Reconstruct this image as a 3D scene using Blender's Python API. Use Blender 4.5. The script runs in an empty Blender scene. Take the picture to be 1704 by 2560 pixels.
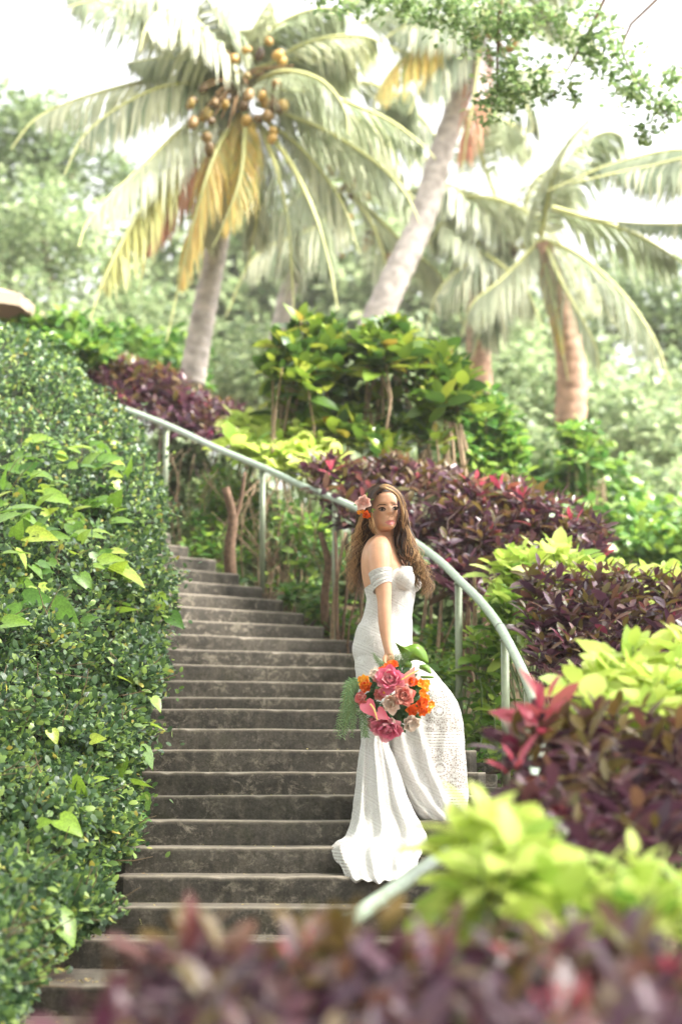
import bpy, bmesh, math, random
import numpy as np
from mathutils import Vector, Matrix, noise
from mathutils.bvhtree import BVHTree
C = bpy.context.scene
COL = C.collection
R = math.radians
rng = np.random.default_rng(7)
random.seed(7)

# ------------------------------------------------------------------ camera, sky, sun, exposure
EYE = 1.5                     # eye height above the lawn the photographer stands on
FPX = 5000.0                  # focal length in pixels of the 1704 x 2560 frame
PITCH = math.atan(669 / FPX)
cam_d = bpy.data.cameras.new('camera')
cam = bpy.data.objects.new('camera', cam_d); COL.objects.link(cam)
cam.location = (0, 0, EYE); cam.rotation_euler = (R(90) + PITCH, 0, 0)
cam_d.sensor_fit = 'VERTICAL'; cam_d.sensor_height = 36; cam_d.sensor_width = 24
cam_d.lens = 36 * FPX / 2560
cam_d.clip_start = 0.1; cam_d.clip_end = 2000
cam_d.dof.use_dof = True; cam_d.dof.focus_distance = 10.1; cam_d.dof.aperture_fstop = 1.6
C.camera = cam
SUN_EL, SUN_AZ = 50, 98       # degrees; azimuth clockwise from +Y (the viewing direction)
w = bpy.data.worlds.new('World'); C.world = w; w.use_nodes = True
nt = w.node_tree; nt.nodes.clear()
sky = nt.nodes.new('ShaderNodeTexSky'); sky.sky_type = 'NISHITA'; sky.sun_disc = False
sky.sun_elevation = R(SUN_EL); sky.sun_rotation = R(SUN_AZ); sky.dust_density = 6; sky.air_density = 1.2; sky.ozone_density = 1
hs = nt.nodes.new('ShaderNodeHueSaturation'); hs.inputs['Saturation'].default_value = 0.08; hs.inputs['Value'].default_value = 1.3
bg = nt.nodes.new('ShaderNodeBackground'); bg.inputs['Strength'].default_value = 0.15
wo = nt.nodes.new('ShaderNodeOutputWorld')
nt.links.new(sky.outputs[0], hs.inputs['Color']); nt.links.new(hs.outputs[0], bg.inputs[0]); nt.links.new(bg.outputs[0], wo.inputs[0])
sd = bpy.data.lights.new('sun', 'SUN'); sd.energy = 3.0; sd.angle = R(12); sd.color = (1, .94, .86)
sun = bpy.data.objects.new('sun', sd); COL.objects.link(sun)
_sv = Vector((math.sin(R(SUN_AZ)) * math.cos(R(SUN_EL)), math.cos(R(SUN_AZ)) * math.cos(R(SUN_EL)), math.sin(R(SUN_EL))))
sun.rotation_euler = _sv.to_track_quat('Z', 'Y').to_euler()
C.view_settings.view_transform = 'Standard'; C.view_settings.look = 'None'
C.view_settings.exposure = 1.9; C.view_settings.gamma = 1; C.view_settings.use_curve_mapping = False
C.cycles.max_bounces = 8; C.cycles.transparent_max_bounces = 12; C.cycles.transmission_bounces = 6
C.cycles.volume_bounces = 1; C.cycles.volume_step_rate = 4

HAZE = .0009
# ------------------------------------------------------------------ helpers
CT, ST = math.cos(PITCH), math.sin(PITCH)
def P(x, y, Y):
    """the place at distance Y that stands at photo position x, y"""
    a = (x - 852) / FPX; b = -(y - 1280) / FPX
    dy = CT - b * ST; dz = ST + b * CT
    t = Y / dy
    return Vector((a * t, Y, EYE + dz * t))
def Pn(x, y, Y):
    x, y, Y = np.broadcast_arrays(np.asarray(x, float), np.asarray(y, float), np.asarray(Y, float))
    a = (x - 852) / FPX; b = -(y - 1280) / FPX
    t = Y / (CT - b * ST)
    return np.stack([a * t, Y, EYE + (ST + b * CT) * t], -1)
def lerp1(x, xs, ys): return float(np.interp(x, xs, ys))

def fast_mesh(name, V, F, attrs=None, smooth=True):
    V = np.asarray(V, np.float32); F = np.asarray(F, np.int32)
    me = bpy.data.meshes.new(name)
    me.vertices.add(len(V)); me.vertices.foreach_set('co', V.ravel())
    k = F.shape[1]
    me.loops.add(F.size); me.loops.foreach_set('vertex_index', F.ravel())
    me.polygons.add(len(F)); me.polygons.foreach_set('loop_start', np.arange(0, F.size, k, dtype=np.int32))
    me.polygons.foreach_set('loop_total', np.full(len(F), k, np.int32))
    if smooth: me.polygons.foreach_set('use_smooth', np.ones(len(F), bool))
    for n, v in (attrs or {}).items():
        a = me.attributes.new(n, 'FLOAT', 'POINT'); a.data.foreach_set('value', np.asarray(v, np.float32))
    me.update(calc_edges=True); me.validate()
    return me
def link(name, me, mat=None, parent=None, kind=None):
    o = bpy.data.objects.new(name, me); COL.objects.link(o)
    if mat is not None and me is not None and not me.materials: me.materials.append(mat)
    if parent is not None: o.parent = parent
    if kind: o['kind'] = kind
    return o
def tag(o, label=None, cat=None, group=None, kind=None):
    if label: o['label'] = label
    if cat: o['category'] = cat
    if group: o['group'] = group
    if kind: o['kind'] = kind
    return o
def thing(name, label, cat, group=None, kind=None):
    return tag(link(name, None), label, cat, group, kind)

class MB:
    """collects verts and faces, links them as one mesh object"""
    def __init__(s): s.v = []; s.f = []; s.a = []
    def add(s, V, F, a=0.0):
        n = len(s.v); s.v += [tuple(p) for p in V]; s.f += [tuple(i + n for i in f) for f in F]
        s.a += list(a) if hasattr(a, '__len__') else [a] * len(V)
    def tube(s, pts, rad, n=8, cap=True, a=0.0, flat=1.0):
        pts = [Vector(p) for p in pts]; m = len(pts)
        rad = rad if hasattr(rad, '__len__') else [rad] * m
        V = []; F = []; nrm = None
        for i, p in enumerate(pts):
            t = (pts[min(i + 1, m - 1)] - pts[max(i - 1, 0)])
            t = t.normalized() if t.length > 1e-9 else Vector((0, 0, 1))
            if nrm is None:
                nrm = t.cross(Vector((0, 1, 0.13))); nrm.normalize()
            nrm = (nrm - t * nrm.dot(t)).normalized(); b = t.cross(nrm)
            for k in range(n):
                an = 2 * math.pi * k / n
                V.append(p + (nrm * math.cos(an) + b * math.sin(an) * flat) * rad[i])
        for i in range(m - 1):
            for k in range(n):
                F.append((i * n + k, i * n + (k + 1) % n, (i + 1) * n + (k + 1) % n, (i + 1) * n + k))
        if cap: F.append(tuple(range(n))[::-1]); F.append(tuple((m - 1) * n + k for k in range(n)))
        av = a if not hasattr(a, '__len__') else [a[i] for i in range(m) for k in range(n)]
        s.add(V, F, av)
    def box(s, c, d, rot=None):
        c = Vector(c); V = []
        for sx in (-1, 1):
            for sy in (-1, 1):
                for sz in (-1, 1):
                    q = Vector((sx * d[0] / 2, sy * d[1] / 2, sz * d[2] / 2))
                    V.append(c + (rot @ q if rot else q))
        s.add(V, [(0, 1, 3, 2), (4, 6, 7, 5), (0, 4, 5, 1), (2, 3, 7, 6), (0, 2, 6, 4), (1, 5, 7, 3)])
    def ellipsoid(s, c, r, rot=None, nu=24, nv=16):
        c = Vector(c); V = []; F = []
        for j in range(1, nv):
            th = math.pi * j / nv
            for i in range(nu):
                ph = 2 * math.pi * i / nu
                q = Vector((r[0] * math.sin(th) * math.cos(ph), r[1] * math.sin(th) * math.sin(ph), r[2] * math.cos(th)))
                V.append(c + (rot @ q if rot else q))
        q0 = Vector((0, 0, r[2]))
        V.append(c + (rot @ q0 if rot else q0)); V.append(c - (rot @ q0 if rot else q0))
        t, b = len(V) - 2, len(V) - 1
        for j in range(nv - 2):
            for i in range(nu):
                F.append((j * nu + i, (j + 1) * nu + i, (j + 1) * nu + (i + 1) % nu, j * nu + (i + 1) % nu))
        for i in range(nu):
            F.append((t, i, (i + 1) % nu)); F.append((b, (nv - 2) * nu + (i + 1) % nu, (nv - 2) * nu + i))
        s.add(V, F)
    def rings(s, rows):
        n = len(rows[0]); V = [p for r in rows for p in r]; F = []
        for j in range(len(rows) - 1):
            for i in range(n):
                F.append((j * n + i, j * n + (i + 1) % n, (j + 1) * n + (i + 1) % n, (j + 1) * n + i))
        F.append(tuple(range(n))[::-1]); F.append(tuple((len(rows) - 1) * n + i for i in range(n)))
        s.add(V, F)
    def mesh(s, name, smooth=True):
        me = bpy.data.meshes.new(name); me.from_pydata([tuple(v) for v in s.v], [], s.f)
        if smooth: me.polygons.foreach_set('use_smooth', [True] * len(me.polygons))
        a = me.attributes.new('lr', 'FLOAT', 'POINT'); a.data.foreach_set('value', np.array(s.a, np.float32))
        me.update(); return me
    def build(s, name, mat, parent=None, kind=None, smooth=True):
        return link(name, s.mesh(name, smooth), mat, parent, kind)

def spline(pts, n):
    """Catmull-Rom through pts, n samples"""
    pts = np.asarray(pts, float); m = len(pts)
    q = np.vstack([2 * pts[0] - pts[1], pts, 2 * pts[-1] - pts[-2]])
    out = []
    for u in np.linspace(0, m - 1 - 1e-9, n):
        i = int(u); t = u - i; a, b, c, d = q[i], q[i + 1], q[i + 2], q[i + 3]
        out.append(.5 * (2 * b + (c - a) * t + (2 * a - 5 * b + 4 * c - d) * t * t + (3 * b - a - 3 * c + d) * t ** 3))
    return np.array(out)

# ------------------------------------------------------------------ materials
def mat(name, color, rough=.6, spec=.4, ramp=None, trans=0.0, tcol=None, noise_scale=None, noise_amt=0, bump=None, sheen=0, sss=0, metallic=0, coat=0):
    m = bpy.data.materials.new(name); m.use_nodes = True; t = m.node_tree; N = t.nodes; L = t.links
    b = N['Principled BSDF']; out = N['Material Output']
    b.inputs['Roughness'].default_value = rough; b.inputs['Specular IOR Level'].default_value = spec; b.inputs['Metallic'].default_value = metallic
    b.inputs['Coat Weight'].default_value = coat
    if sss: b.inputs['Subsurface Weight'].default_value = sss; b.inputs['Subsurface Radius'].default_value = (.02, .008, .004); b.inputs['Subsurface Scale'].default_value = .6
    if ramp:
        oi = N.new('ShaderNodeObjectInfo'); at = N.new('ShaderNodeAttribute'); at.attribute_name = 'lr'
        ad = N.new('ShaderNodeMath'); ad.operation = 'ADD'; fr = N.new('ShaderNodeMath'); fr.operation = 'FRACT'
        L.new(oi.outputs['Random'], ad.inputs[0]); L.new(at.outputs['Fac'], ad.inputs[1]); L.new(ad.outputs[0], fr.inputs[0])
        cr = N.new('ShaderNodeValToRGB'); e = cr.color_ramp.elements
        while len(e) < len(ramp): e.new(.5)
        for i, (p, c) in enumerate(ramp): e[i].position = p; e[i].color = (*c, 1)
        L.new(fr.outputs[0], cr.inputs[0]); cs = cr.outputs[0]
    else:
        rg = N.new('ShaderNodeRGB'); rg.outputs[0].default_value = (*color, 1); cs = rg.outputs[0]
    if noise_scale:
        tc = N.new('ShaderNodeTexCoord'); nz = N.new('ShaderNodeTexNoise'); nz.inputs['Scale'].default_value = noise_scale; nz.inputs['Detail'].default_value = 6
        L.new(tc.outputs['Object'], nz.inputs['Vector'])
        mr = N.new('ShaderNodeMapRange'); mr.inputs[1].default_value = .3; mr.inputs[2].default_value = .7
        mr.inputs[3].default_value = 1 - noise_amt; mr.inputs[4].default_value = 1 + noise_amt; L.new(nz.outputs[0], mr.inputs[0])
        mx = N.new('ShaderNodeVectorMath'); mx.operation = 'SCALE'; L.new(cs, mx.inputs[0]); L.new(mr.outputs[0], mx.inputs['Scale']); cs = mx.outputs[0]
        if bump:
            bp = N.new('ShaderNodeBump'); bp.inputs['Strength'].default_value = bump; bp.inputs['Distance'].default_value = .01
            L.new(nz.outputs[0], bp.inputs['Height']); L.new(bp.outputs[0], b.inputs['Normal'])
    L.new(cs, b.inputs['Base Color'])
    if trans:
        tr = N.new('ShaderNodeBsdfTranslucent'); ms = N.new('ShaderNodeMixShader'); ms.inputs[0].default_value = trans
        if tcol:
            mc = N.new('ShaderNodeMix'); mc.data_type = 'RGBA'; mc.blend_type = 'MIX'; mc.inputs[0].default_value = .5
            L.new(cs, mc.inputs[6]); mc.inputs[7].default_value = (*tcol, 1); L.new(mc.outputs[2], tr.inputs[0])
        else: L.new(cs, tr.inputs[0])
        L.new(b.outputs[0], ms.inputs[1]); L.new(tr.outputs[0], ms.inputs[2]); L.new(ms.outputs[0], out.inputs['Surface'])
    return m

M = {}
M['hedge_leaf'] = mat('hedge_leaf', (0, 0, 0), .38, .55, [(0, (.03, .07, .028)), (.4, (.065, .13, .05)), (.66, (.11, .20, .06)), (.84, (.24, .37, .08)), (.97, (.36, .48, .11)), (1, (.55, .42, .08))], .34)
M['pothos'] = mat('pothos_leaf', (0, 0, 0), .32, .5, [(0, (.09, .22, .03)), (.4, (.19, .35, .04)), (.8, (.34, .50, .05)), (1, (.5, .58, .08))], .38, noise_scale=14, noise_amt=.35)
M['purple'] = mat('purple_leaf', (0, 0, 0), .36, .6, [(0, (.045, .02, .036)), (.3, (.085, .032, .055)), (.55, (.13, .05, .08)), (.72, (.095, .055, .04)), (.86, (.16, .07, .085)), (.97, (.11, .03, .06)), (1, (.36, .05, .10))], .28)
M['purple_tip'] = mat('olive_leaf', (0, 0, 0), .38, .55, [(0, (.11, .09, .02)), (.3, (.19, .12, .035)), (.5, (.15, .055, .06)), (.75, (.13, .12, .03)), (.95, (.2, .065, .06)), (1, (.34, .07, .09))], .36)
M['purple2'] = mat('red_leaf', (.5, .04, .09), .42, .4, [(0, (.40, .05, .09)), (.5, (.5, .09, .13)), (1, (.38, .13, .08))], .38)
M['lime'] = mat('lime_leaf', (0, 0, 0), .42, .4, [(0, (.34, .50, .08)), (.3, (.54, .65, .13)), (.7, (.70, .76, .26)), (.9, (.6, .7, .16)), (1, (.22, .42, .07))], .45)
M['croton'] = mat('croton_leaf', (0, 0, 0), .3, .6, [(0, (.03, .08, .015)), (.4, (.07, .14, .02)), (.75, (.19, .28, .03)), (.96, (.38, .42, .05)), (1, (.32, .16, .03))], .3)
M['green'] = mat('green_leaf', (0, 0, 0), .36, .5, [(0, (.05, .14, .025)), (.5, (.11, .24, .04)), (1, (.3, .42, .06))], .4)
M['fresh'] = mat('fresh_leaf', (0, 0, 0), .38, .45, [(0, (.10, .22, .03)), (.5, (.26, .42, .06)), (1, (.5, .62, .12))], .42)
M['bough'] = mat('bough_leaf', (0, 0, 0), .4, .4, [(0, (.12, .2, .07)), (.5, (.22, .33, .12)), (1, (.42, .52, .22))], .45)
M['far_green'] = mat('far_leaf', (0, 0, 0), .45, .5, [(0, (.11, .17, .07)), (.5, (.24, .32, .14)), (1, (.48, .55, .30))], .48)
M['tree_dark'] = mat('tree_leaf', (0, 0, 0), .45, .4, [(0, (.08, .13, .055)), (.5, (.17, .24, .10)), (1, (.32, .40, .18))], .45)
M['frond'] = mat('frond', (0, 0, 0), .4, .5, [(0, (.20, .25, .15)), (.5, (.42, .46, .30)), (1, (.68, .68, .47))], .48)
M['frond_y'] = mat('frond_yellow', (0, 0, 0), .45, .5, [(0, (.30, .34, .10)), (.6, (.52, .48, .16)), (1, (.78, .55, .16))], .45)
M['frond_b'] = mat('frond_brown', (0, 0, 0), .7, .2, [(0, (.34, .15, .08)), (.5, (.52, .25, .15)), (1, (.6, .36, .24))], .4)
M['rachis'] = mat('rachis', (.5, .5, .2), .45)
M['palm_trunk'] = mat('palm_trunk', (.42, .37, .33), .85, .2, noise_scale=9, noise_amt=.35, bump=.6)
M['palm_trunk_b'] = mat('palm_trunk_brown', (.42, .26, .18), .85, .2, noise_scale=9, noise_amt=.35, bump=.6)
M['coconut'] = mat('coconut', (0, 0, 0), .5, .4, [(0, (.06, .035, .018)), (.5, (.22, .13, .03)), (.8, (.40, .24, .05)), (1, (.12, .12, .035))])
M['stalk'] = mat('stalk', (.2, .12, .05), .8)
M['bark'] = mat('bark', (.16, .10, .065), .85, .2, noise_scale=30, noise_amt=.4, bump=.5)
M['twig'] = mat('twig', (.26, .185, .115), .8, .2, noise_scale=30, noise_amt=.3)
M['purple_stem'] = mat('purple_stem', (.10, .055, .045), .6)
M['green_stem'] = mat('green_stem', (.14, .2, .06), .6)
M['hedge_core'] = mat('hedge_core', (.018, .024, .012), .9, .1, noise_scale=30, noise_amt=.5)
M['soil'] = mat('soil', (.09, .065, .04), .95, .1, noise_scale=6, noise_amt=.5, bump=.8)
M['rail'] = mat('rail_paint', (.36, .45, .34), .3, .5, noise_scale=45, noise_amt=.16)
M['rail2'] = mat('rail_post_paint', (.26, .30, .20), .42, .4, noise_scale=25, noise_amt=.12)
M['steel'] = mat('joint', (.3, .32, .28), .5)
M['canvas'] = mat('canvas', (.36, .28, .2), .8, .2, trans=.12)
M['canvas_pole'] = mat('parasol_pole', (.25, .17, .1), .6)

def concrete():
    m = bpy.data.materials.new('stained_concrete'); m.use_nodes = True; t = m.node_tree; N = t.nodes; L = t.links
    b = N['Principled BSDF']; b.inputs['Roughness'].default_value = .8; b.inputs['Specular IOR Level'].default_value = .25
    tc = N.new('ShaderNodeTexCoord')
    def nz(scale, det, sc=(1, 1, 1), rough=.6, dist=0):
        mp = N.new('ShaderNodeMapping'); mp.inputs['Scale'].default_value = sc; L.new(tc.outputs['Object'], mp.inputs[0])
        n = N.new('ShaderNodeTexNoise'); n.inputs['Scale'].default_value = scale; n.inputs['Detail'].default_value = det; n.inputs['Roughness'].default_value = rough
        n.inputs['Distortion'].default_value = dist
        L.new(mp.outputs[0], n.inputs['Vector']); return n.outputs[0]
    def ramp(src, els):
        cr = N.new('ShaderNodeValToRGB'); e = cr.color_ramp.elements
        while len(e) < len(els): e.new(.5)
        for i, (p, c) in enumerate(els): e[i].position = p; e[i].color = (*c, 1)
        L.new(src, cr.inputs[0]); return cr.outputs[0]
    base = ramp(nz(2.2, 5, (1, 1, 1.6)), [(.3, (.038, .034, .028)), (.5, (.066, .058, .047)), (.7, (.105, .092, .075))])
    stain = ramp(nz(14, 7, (1, 1, 1.2), .78, .6), [(.51, (0, 0, 0)), (.62, (1, 1, 1))])
    streak = ramp(nz(14, 4, (1.2, .6, .25), .6), [(.5, (0, 0, 0)), (.72, (1, 1, 1))])
    fine = ramp(nz(70, 4), [(.35, (.75, .75, .75)), (.65, (1.2, 1.2, 1.2))])
    mask2 = ramp(nz(1.3, 3), [(.38, (.12, .12, .12)), (.58, (1, 1, 1))])
    def mix(a, bb, f, mode='MIX', fv=None):
        x = N.new('ShaderNodeMix'); x.data_type = 'RGBA'; x.blend_type = mode
        L.new(a, x.inputs[6])
        if isinstance(bb, tuple): x.inputs[7].default_value = (*bb, 1)
        else: L.new(bb, x.inputs[7])
        if fv is not None: x.inputs[0].default_value = fv
        else: L.new(f, x.inputs[0])
        return x.outputs[2]
    mm = mix(stain, mask2, None, 'MULTIPLY', 1.0)
    c = mix(base, (.26, .225, .175), mm)
    st = mix(streak, (.35, .35, .35), None, 'MULTIPLY', 1.0)
    c = mix(c, (.2, .17, .125), st)
    dark = ramp(nz(11, 7, (1, 1, 1.3), .75), [(.5, (0, 0, 0)), (.6, (1, 1, 1))])
    dk = mix(dark, (.5, .5, .5), None, 'MULTIPLY', 1.0)
    c = mix(c, (.028, .024, .017), dk)
    moss = ramp(nz(3.5, 5), [(.58, (0, 0, 0)), (.75, (1, 1, 1))])
    ms = mix(moss, (.3, .3, .3), None, 'MULTIPLY', 1.0)
    c = mix(c, (.07, .075, .028), ms)
    c = mix(c, fine, None, 'MULTIPLY', 1.0)
    # pale top edge: nosing wear, with sky light on the tread painted in
    at = N.new('ShaderNodeAttribute'); at.attribute_name = 'lr'
    wn = ramp(nz(25, 4), [(.3, (.55, .55, .55)), (.6, (1, 1, 1))])
    w2 = N.new('ShaderNodeMath'); w2.operation = 'MULTIPLY'; L.new(at.outputs['Fac'], w2.inputs[0]); L.new(wn, w2.inputs[1])
    c = mix(c, (.27, .23, .18), w2.outputs[0])
    L.new(c, b.inputs['Base Color'])
    bp = N.new('ShaderNodeBump'); bp.inputs['Strength'].default_value = .5; bp.inputs['Distance'].default_value = .006
    L.new(nz(60, 6, (1, 1, 1), .7), bp.inputs['Height']); L.new(bp.outputs[0], b.inputs['Normal'])
    return m
M['concrete'] = concrete()

# ------------------------------------------------------------------ terrain
SY = [-20, 3, 6.5, 7.3, 8.7, 11.5, 12.8, 14.7, 16.2, 20, 60, 900]
SH = [-1.5, -1.45, -1.3, -1.2, -.9, .1, .25, .95, 1.5, 1.6, 1.2, .2]
def ground_h(X, Y):
    h = np.interp(Y, SY, SH)
    h = h - .25 * np.clip((np.abs(X) - 2.5) / 4, 0, 1) * np.clip((30 - Y) / 10, 0, 1)
    return EYE + h
def terrain():
    xs = np.concatenate([np.linspace(-200, -12, 14), np.linspace(-10, 10, 81), np.linspace(12, 200, 14)])
    ys = np.concatenate([np.linspace(-20, 2, 8), np.linspace(2.25, 22, 80), np.linspace(24, 260, 20)])
    X, Y = np.meshgrid(xs, ys); Z = ground_h(X, Y)
    Z = Z + (np.random.default_rng(3).random(Z.shape) - .5) * .05 * (np.abs(X) < 12)
    nx = len(xs); V = np.stack([X, Y, Z], -1).reshape(-1, 3)
    F = [(j * nx + i, j * nx + i + 1, (j + 1) * nx + i + 1, (j + 1) * nx + i) for j in range(len(ys) - 1) for i in range(nx - 1)]
    tag(link('ground', fast_mesh('ground', V, F), M['soil']), kind='structure')
terrain()

# ------------------------------------------------------------------ stairs
RISE = .12
def step_line(i):
    """height above eye, distance at photo x=620, skew of the nosing in plan"""
    h = .40 + RISE * i
    if i <= 0: z = 11.51 + .314 * i if i >= -9 else {-10: 7.98, -11: 7.63, -12: 7.3, -13: 7.0, -14: 6.7}[i]
    else: z = 12.84 + (i - 1) * .314 if i <= 7 else {8: 15.03, 9: 15.36, 10: 15.68, 11: 15.97, 12: 16.3, 13: 16.6, 14: 16.9}[i]
    m = lerp1(i, [-14, -8, -4, 0, 2, 5, 8, 11, 14], [-.12, -.05, 0, .2, .33, .55, .8, 1.0, 1.1])
    return h, z, m
XR = {-14: 1080, -13: 1150, -12: 1220, -11: 1260, -10: 1280, -9: 1290, -8: 1285, -7: 1275, -6: 1262, -5: 1245, -4: 1228, -3: 1212, -2: 1190, -1: 1160, 0: 1128,
      1: 1050, 2: 1010, 3: 970, 4: 925, 5: 884, 6: 815, 7: 765, 8: 713, 9: 662, 10: 603, 11: 545, 12: 474, 13: 430, 14: 380}
XLF = {-14: -60, -13: -40, -12: -15, -11: 30, -10: 75, -9: 138, -8: 262, -7: 296}
def step_ends(i):
    h, z, m = step_line(i)
    x0 = (620 - 852) / FPX * z
    def at(px):
        k = (px - 852) / FPX            # X = k*Y ; Y = z + m (X-x0)
        X = k * (z - m * x0) / (1 - k * m); return Vector((X, z + m * (X - x0), EYE + h))
    return at(XLF.get(i, 300 - max(i, 0) * 4)), at(XR[i])
stairs = thing('staircase', 'long curving flight of weathered brown concrete garden steps climbing past the bride', 'staircase')
def step_mesh(i):
    a, b = step_ends(i)
    if i < 14: a2, b2 = step_ends(i + 1)
    else: a2, b2 = a + Vector((-.2, .3, 0)), b + Vector((-.2, .3, 0))
    u = (b - a).normalized(); back = Vector((-u.y, u.x, 0))
    far_a = max((a2 - a).dot(back), (b2 - a).dot(back), .3) + .06
    n = 46; rs = random.Random(i * 7 + 3)
    V = []; A = []
    L = (b - a).length
    # profile from bottom of riser up over the rounded nosing to the back of the tread
    prof = [(0.004, -RISE - .05, 0), (0.003, -RISE + .005, .0), (.0, -RISE * .5, 0), (0, -.02, .0), (0.001, -.009, .35), (.004, -.003, .9), (.011, 0, 1.0), (.035, 0.001, .75), (.09, 0, .5), (far_a, 0, .35), (far_a, -RISE - .05, 0)]
    for k in range(n):
        s = k / (n - 1); p = a + (b - a) * s
        wob = noise.noise(Vector((s * L * 1.7, i * 3.1, 0))) * .006; wz = noise.noise(Vector((s * L * 2.3, i * 5.7, 4))) * .0045
        chip = max(0, noise.noise(Vector((s * L * 14, i * 9.1, 8))) - .35) * .03
        end = min(s, 1 - s) * L; rc = .03 * max(0, 1 - end / .03)
        for (d, hz, wa) in prof:
            dd = d + (wob + rc) * (d < .1); zz = hz + (wz if hz > -.05 else 0) - (chip if (d < .02 and hz > -.03) else 0)
            V.append(p + back * dd + Vector((0, 0, zz))); A.append(wa)
    m = len(prof); F = []
    for k in range(n - 1):
        for j in range(m):
            F.append((k * m + j, (k + 1) * m + j, (k + 1) * m + (j + 1) % m, k * m + (j + 1) % m))
    F.append(tuple(range(m))); F.append(tuple((n - 1) * m + j for j in range(m))[::-1])
    mb = MB(); mb.add(V, F, A)
    return mb
for i in range(-14, 15):
    o = step_mesh(i).build('step', M['concrete'], stairs, smooth=False)

# yellow bits of dropped blossom and leaf litter on the lowest treads
lit = thing('leaf_litter', None, None, kind='stuff'); bpy.data.objects.remove(lit)
def litter():
    rng = np.random.default_rng(11)
    pos = []
    for i, cnt in ((-12, 60), (-11, 150), (-10, 190), (-9, 60), (-8, 24), (-7, 24), (-6, 14), (-4, 12), (-2, 12), (0, 14)):
        a, b = step_ends(i)
        for _ in range(cnt):
            q = a.lerp(b, rng.random() ** (1.6 if i < -8 else 1)); pos.append((q.x, q.y + rng.uniform(.02, .22) ** 1.0, q.z + .006))
    return np.array(pos)
LITTER = litter()
# low kerb blocks at the outer end of the lower steps
kerb = thing('kerb_wall', 'low rough concrete kerb blocks at the outer end of the steps, right of the dress', 'kerb')
for (x, y, Y, wd) in [(1204, 1907, 11.3, .2), (1195, 1936, 10.9, .2), (1215, 1968, 10.6, .22)]:
    p = P(x, y, Y); mb = MB(); mb.box(p - Vector((0, 0, .17)), (wd, .28, .34), Matrix.Rotation(R(random.uniform(-8, 8)), 3, 'Z'))
    o = mb.build('block', M['concrete'], kerb, smooth=False); bv = o.modifiers.new('b', 'BEVEL'); bv.width = .008; bv.segments = 2

# ------------------------------------------------------------------ handrail
rail = thing('handrail', 'pale green painted pipe handrail curving down the outer side of the steps', 'handrail')
RP = [(200, 985, 18.8), (290, 1015, 18.0), (415, 1062, 17.2), (540, 1120, 16.3), (655, 1168, 15.6), (750, 1212, 15.2), (836, 1247, 14.8), (900, 1275, 14.4), (970, 1313, 13.9), (1035, 1355, 13.4),
      (1100, 1404, 12.9), (1147, 1450, 12.4), (1200, 1503, 11.9), (1245, 1562, 11.3), (1280, 1625, 10.8), (1315, 1700, 10.2), (1342, 1780, 9.6), (1348, 1880, 8.9),
      (1310, 1970, 8.2), (1245, 2038, 7.6), (1170, 2092, 7.1), (1050, 2180, 6.5), (905, 2280, 5.95), (872, 2302, 5.8)]
rp3 = spline([tuple(P(*q)) for q in RP], 150)
mb = MB(); mb.tube(rp3, .0265, 14); mb.build('rail', M['rail'], rail)
def rail_at_px(px, lo=0, hi=100):
    best = min(range(lo, hi), key=lambda k: abs((852 + rp3[k][0] / rp3[k][1] * FPX) - px)); return Vector(rp3[best])
for px, by in ((415, 1420), (655, 1476), (836, 1606), (1147, 1820), (1262, 2010), (1316, 2120)):
    t_ = rail_at_px(px); gz = P(px, by, t_.y).z
    mb = MB(); r_ = .023
    mb.tube([Vector((t_.x, t_.y, gz - .02)), Vector((t_.x, t_.y, t_.z - .01))], r_, 12)
    po = mb.build('post', M['rail2'], rail)
    mb = MB(); mb.tube([(t_.x, t_.y, t_.z - .034), (t_.x, t_.y, t_.z - .024)], .030, 12); mb.build('collar', M['rail2'], po)
for q in ((1248, 1565),):
    k = min(range(len(rp3)), key=lambda k: abs((852 + rp3[k][0] / rp3[k][1] * FPX) - q[0]) + (0 if k < 100 else 999))
    mb = MB(); d = Vector(rp3[k + 1]) - Vector(rp3[k]); c = Vector(rp3[k]); d.normalize()
    mb.tube([c - d * .006, c + d * .006], .0302, 14); mb.build('joint_ring', M['steel'], rail)
mb = MB(); e = Vector(rp3[-1]); mb.ellipsoid(e, (.03, .02, .03)); mb.build('end_cap', M['rail'], rail)

# ------------------------------------------------------------------ leaves
def leaf_proto(width=.36, fold=.10, droop=.22, shape=(.0, .62, 1.0, .62, .0), ts=(0, .2, .45, .75, 1), wav=0):
    V = []; F = []
    V.append((0, 0, 0)); idx = []
    for t_, w_ in zip(ts[1:-1], shape[1:-1]):
        z = -droop * t_ * t_ ; hw = width * w_ / 2; k = len(V)
        V += [(t_, -hw, z + fold * hw * 2 + wav * math.sin(t_ * 9)), (t_, 0, z), (t_, hw, z + fold * hw * 2 - wav * math.sin(t_ * 9 + 1))]; idx.append(k)
    V.append((1, 0, -droop)); tip = len(V) - 1
    k = idx[0]; F += [(0, k + 1, k), (0, k + 2, k + 1)]
    for a, b in zip(idx[:-1], idx[1:]):
        F += [(a, a + 1, b + 1), (a, b + 1, b), (a + 1, a + 2, b + 2), (a + 1, b + 2, b + 1)]
    k = idx[-1]; F += [(k, k + 1, tip), (k + 1, k + 2, tip)]
    return np.array(V), np.array(F)
LANCE = leaf_proto(.36, .14, .2, (0, .7, 1, .72, 0), (0, .22, .48, .78, 1))
BROAD = leaf_proto(.56, .12, .22, (0, .85, 1, .7, 0), (0, .2, .45, .75, 1))
OVAL = (np.array([(0, 0, 0), (.3, -.26, .05), (.3, .26, .05), (.75, -.24, -.02), (.75, .24, -.02), (1, 0, -.12)]), np.array([(0, 2, 1), (1, 2, 4), (1, 4, 3), (3, 4, 5)]))
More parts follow.
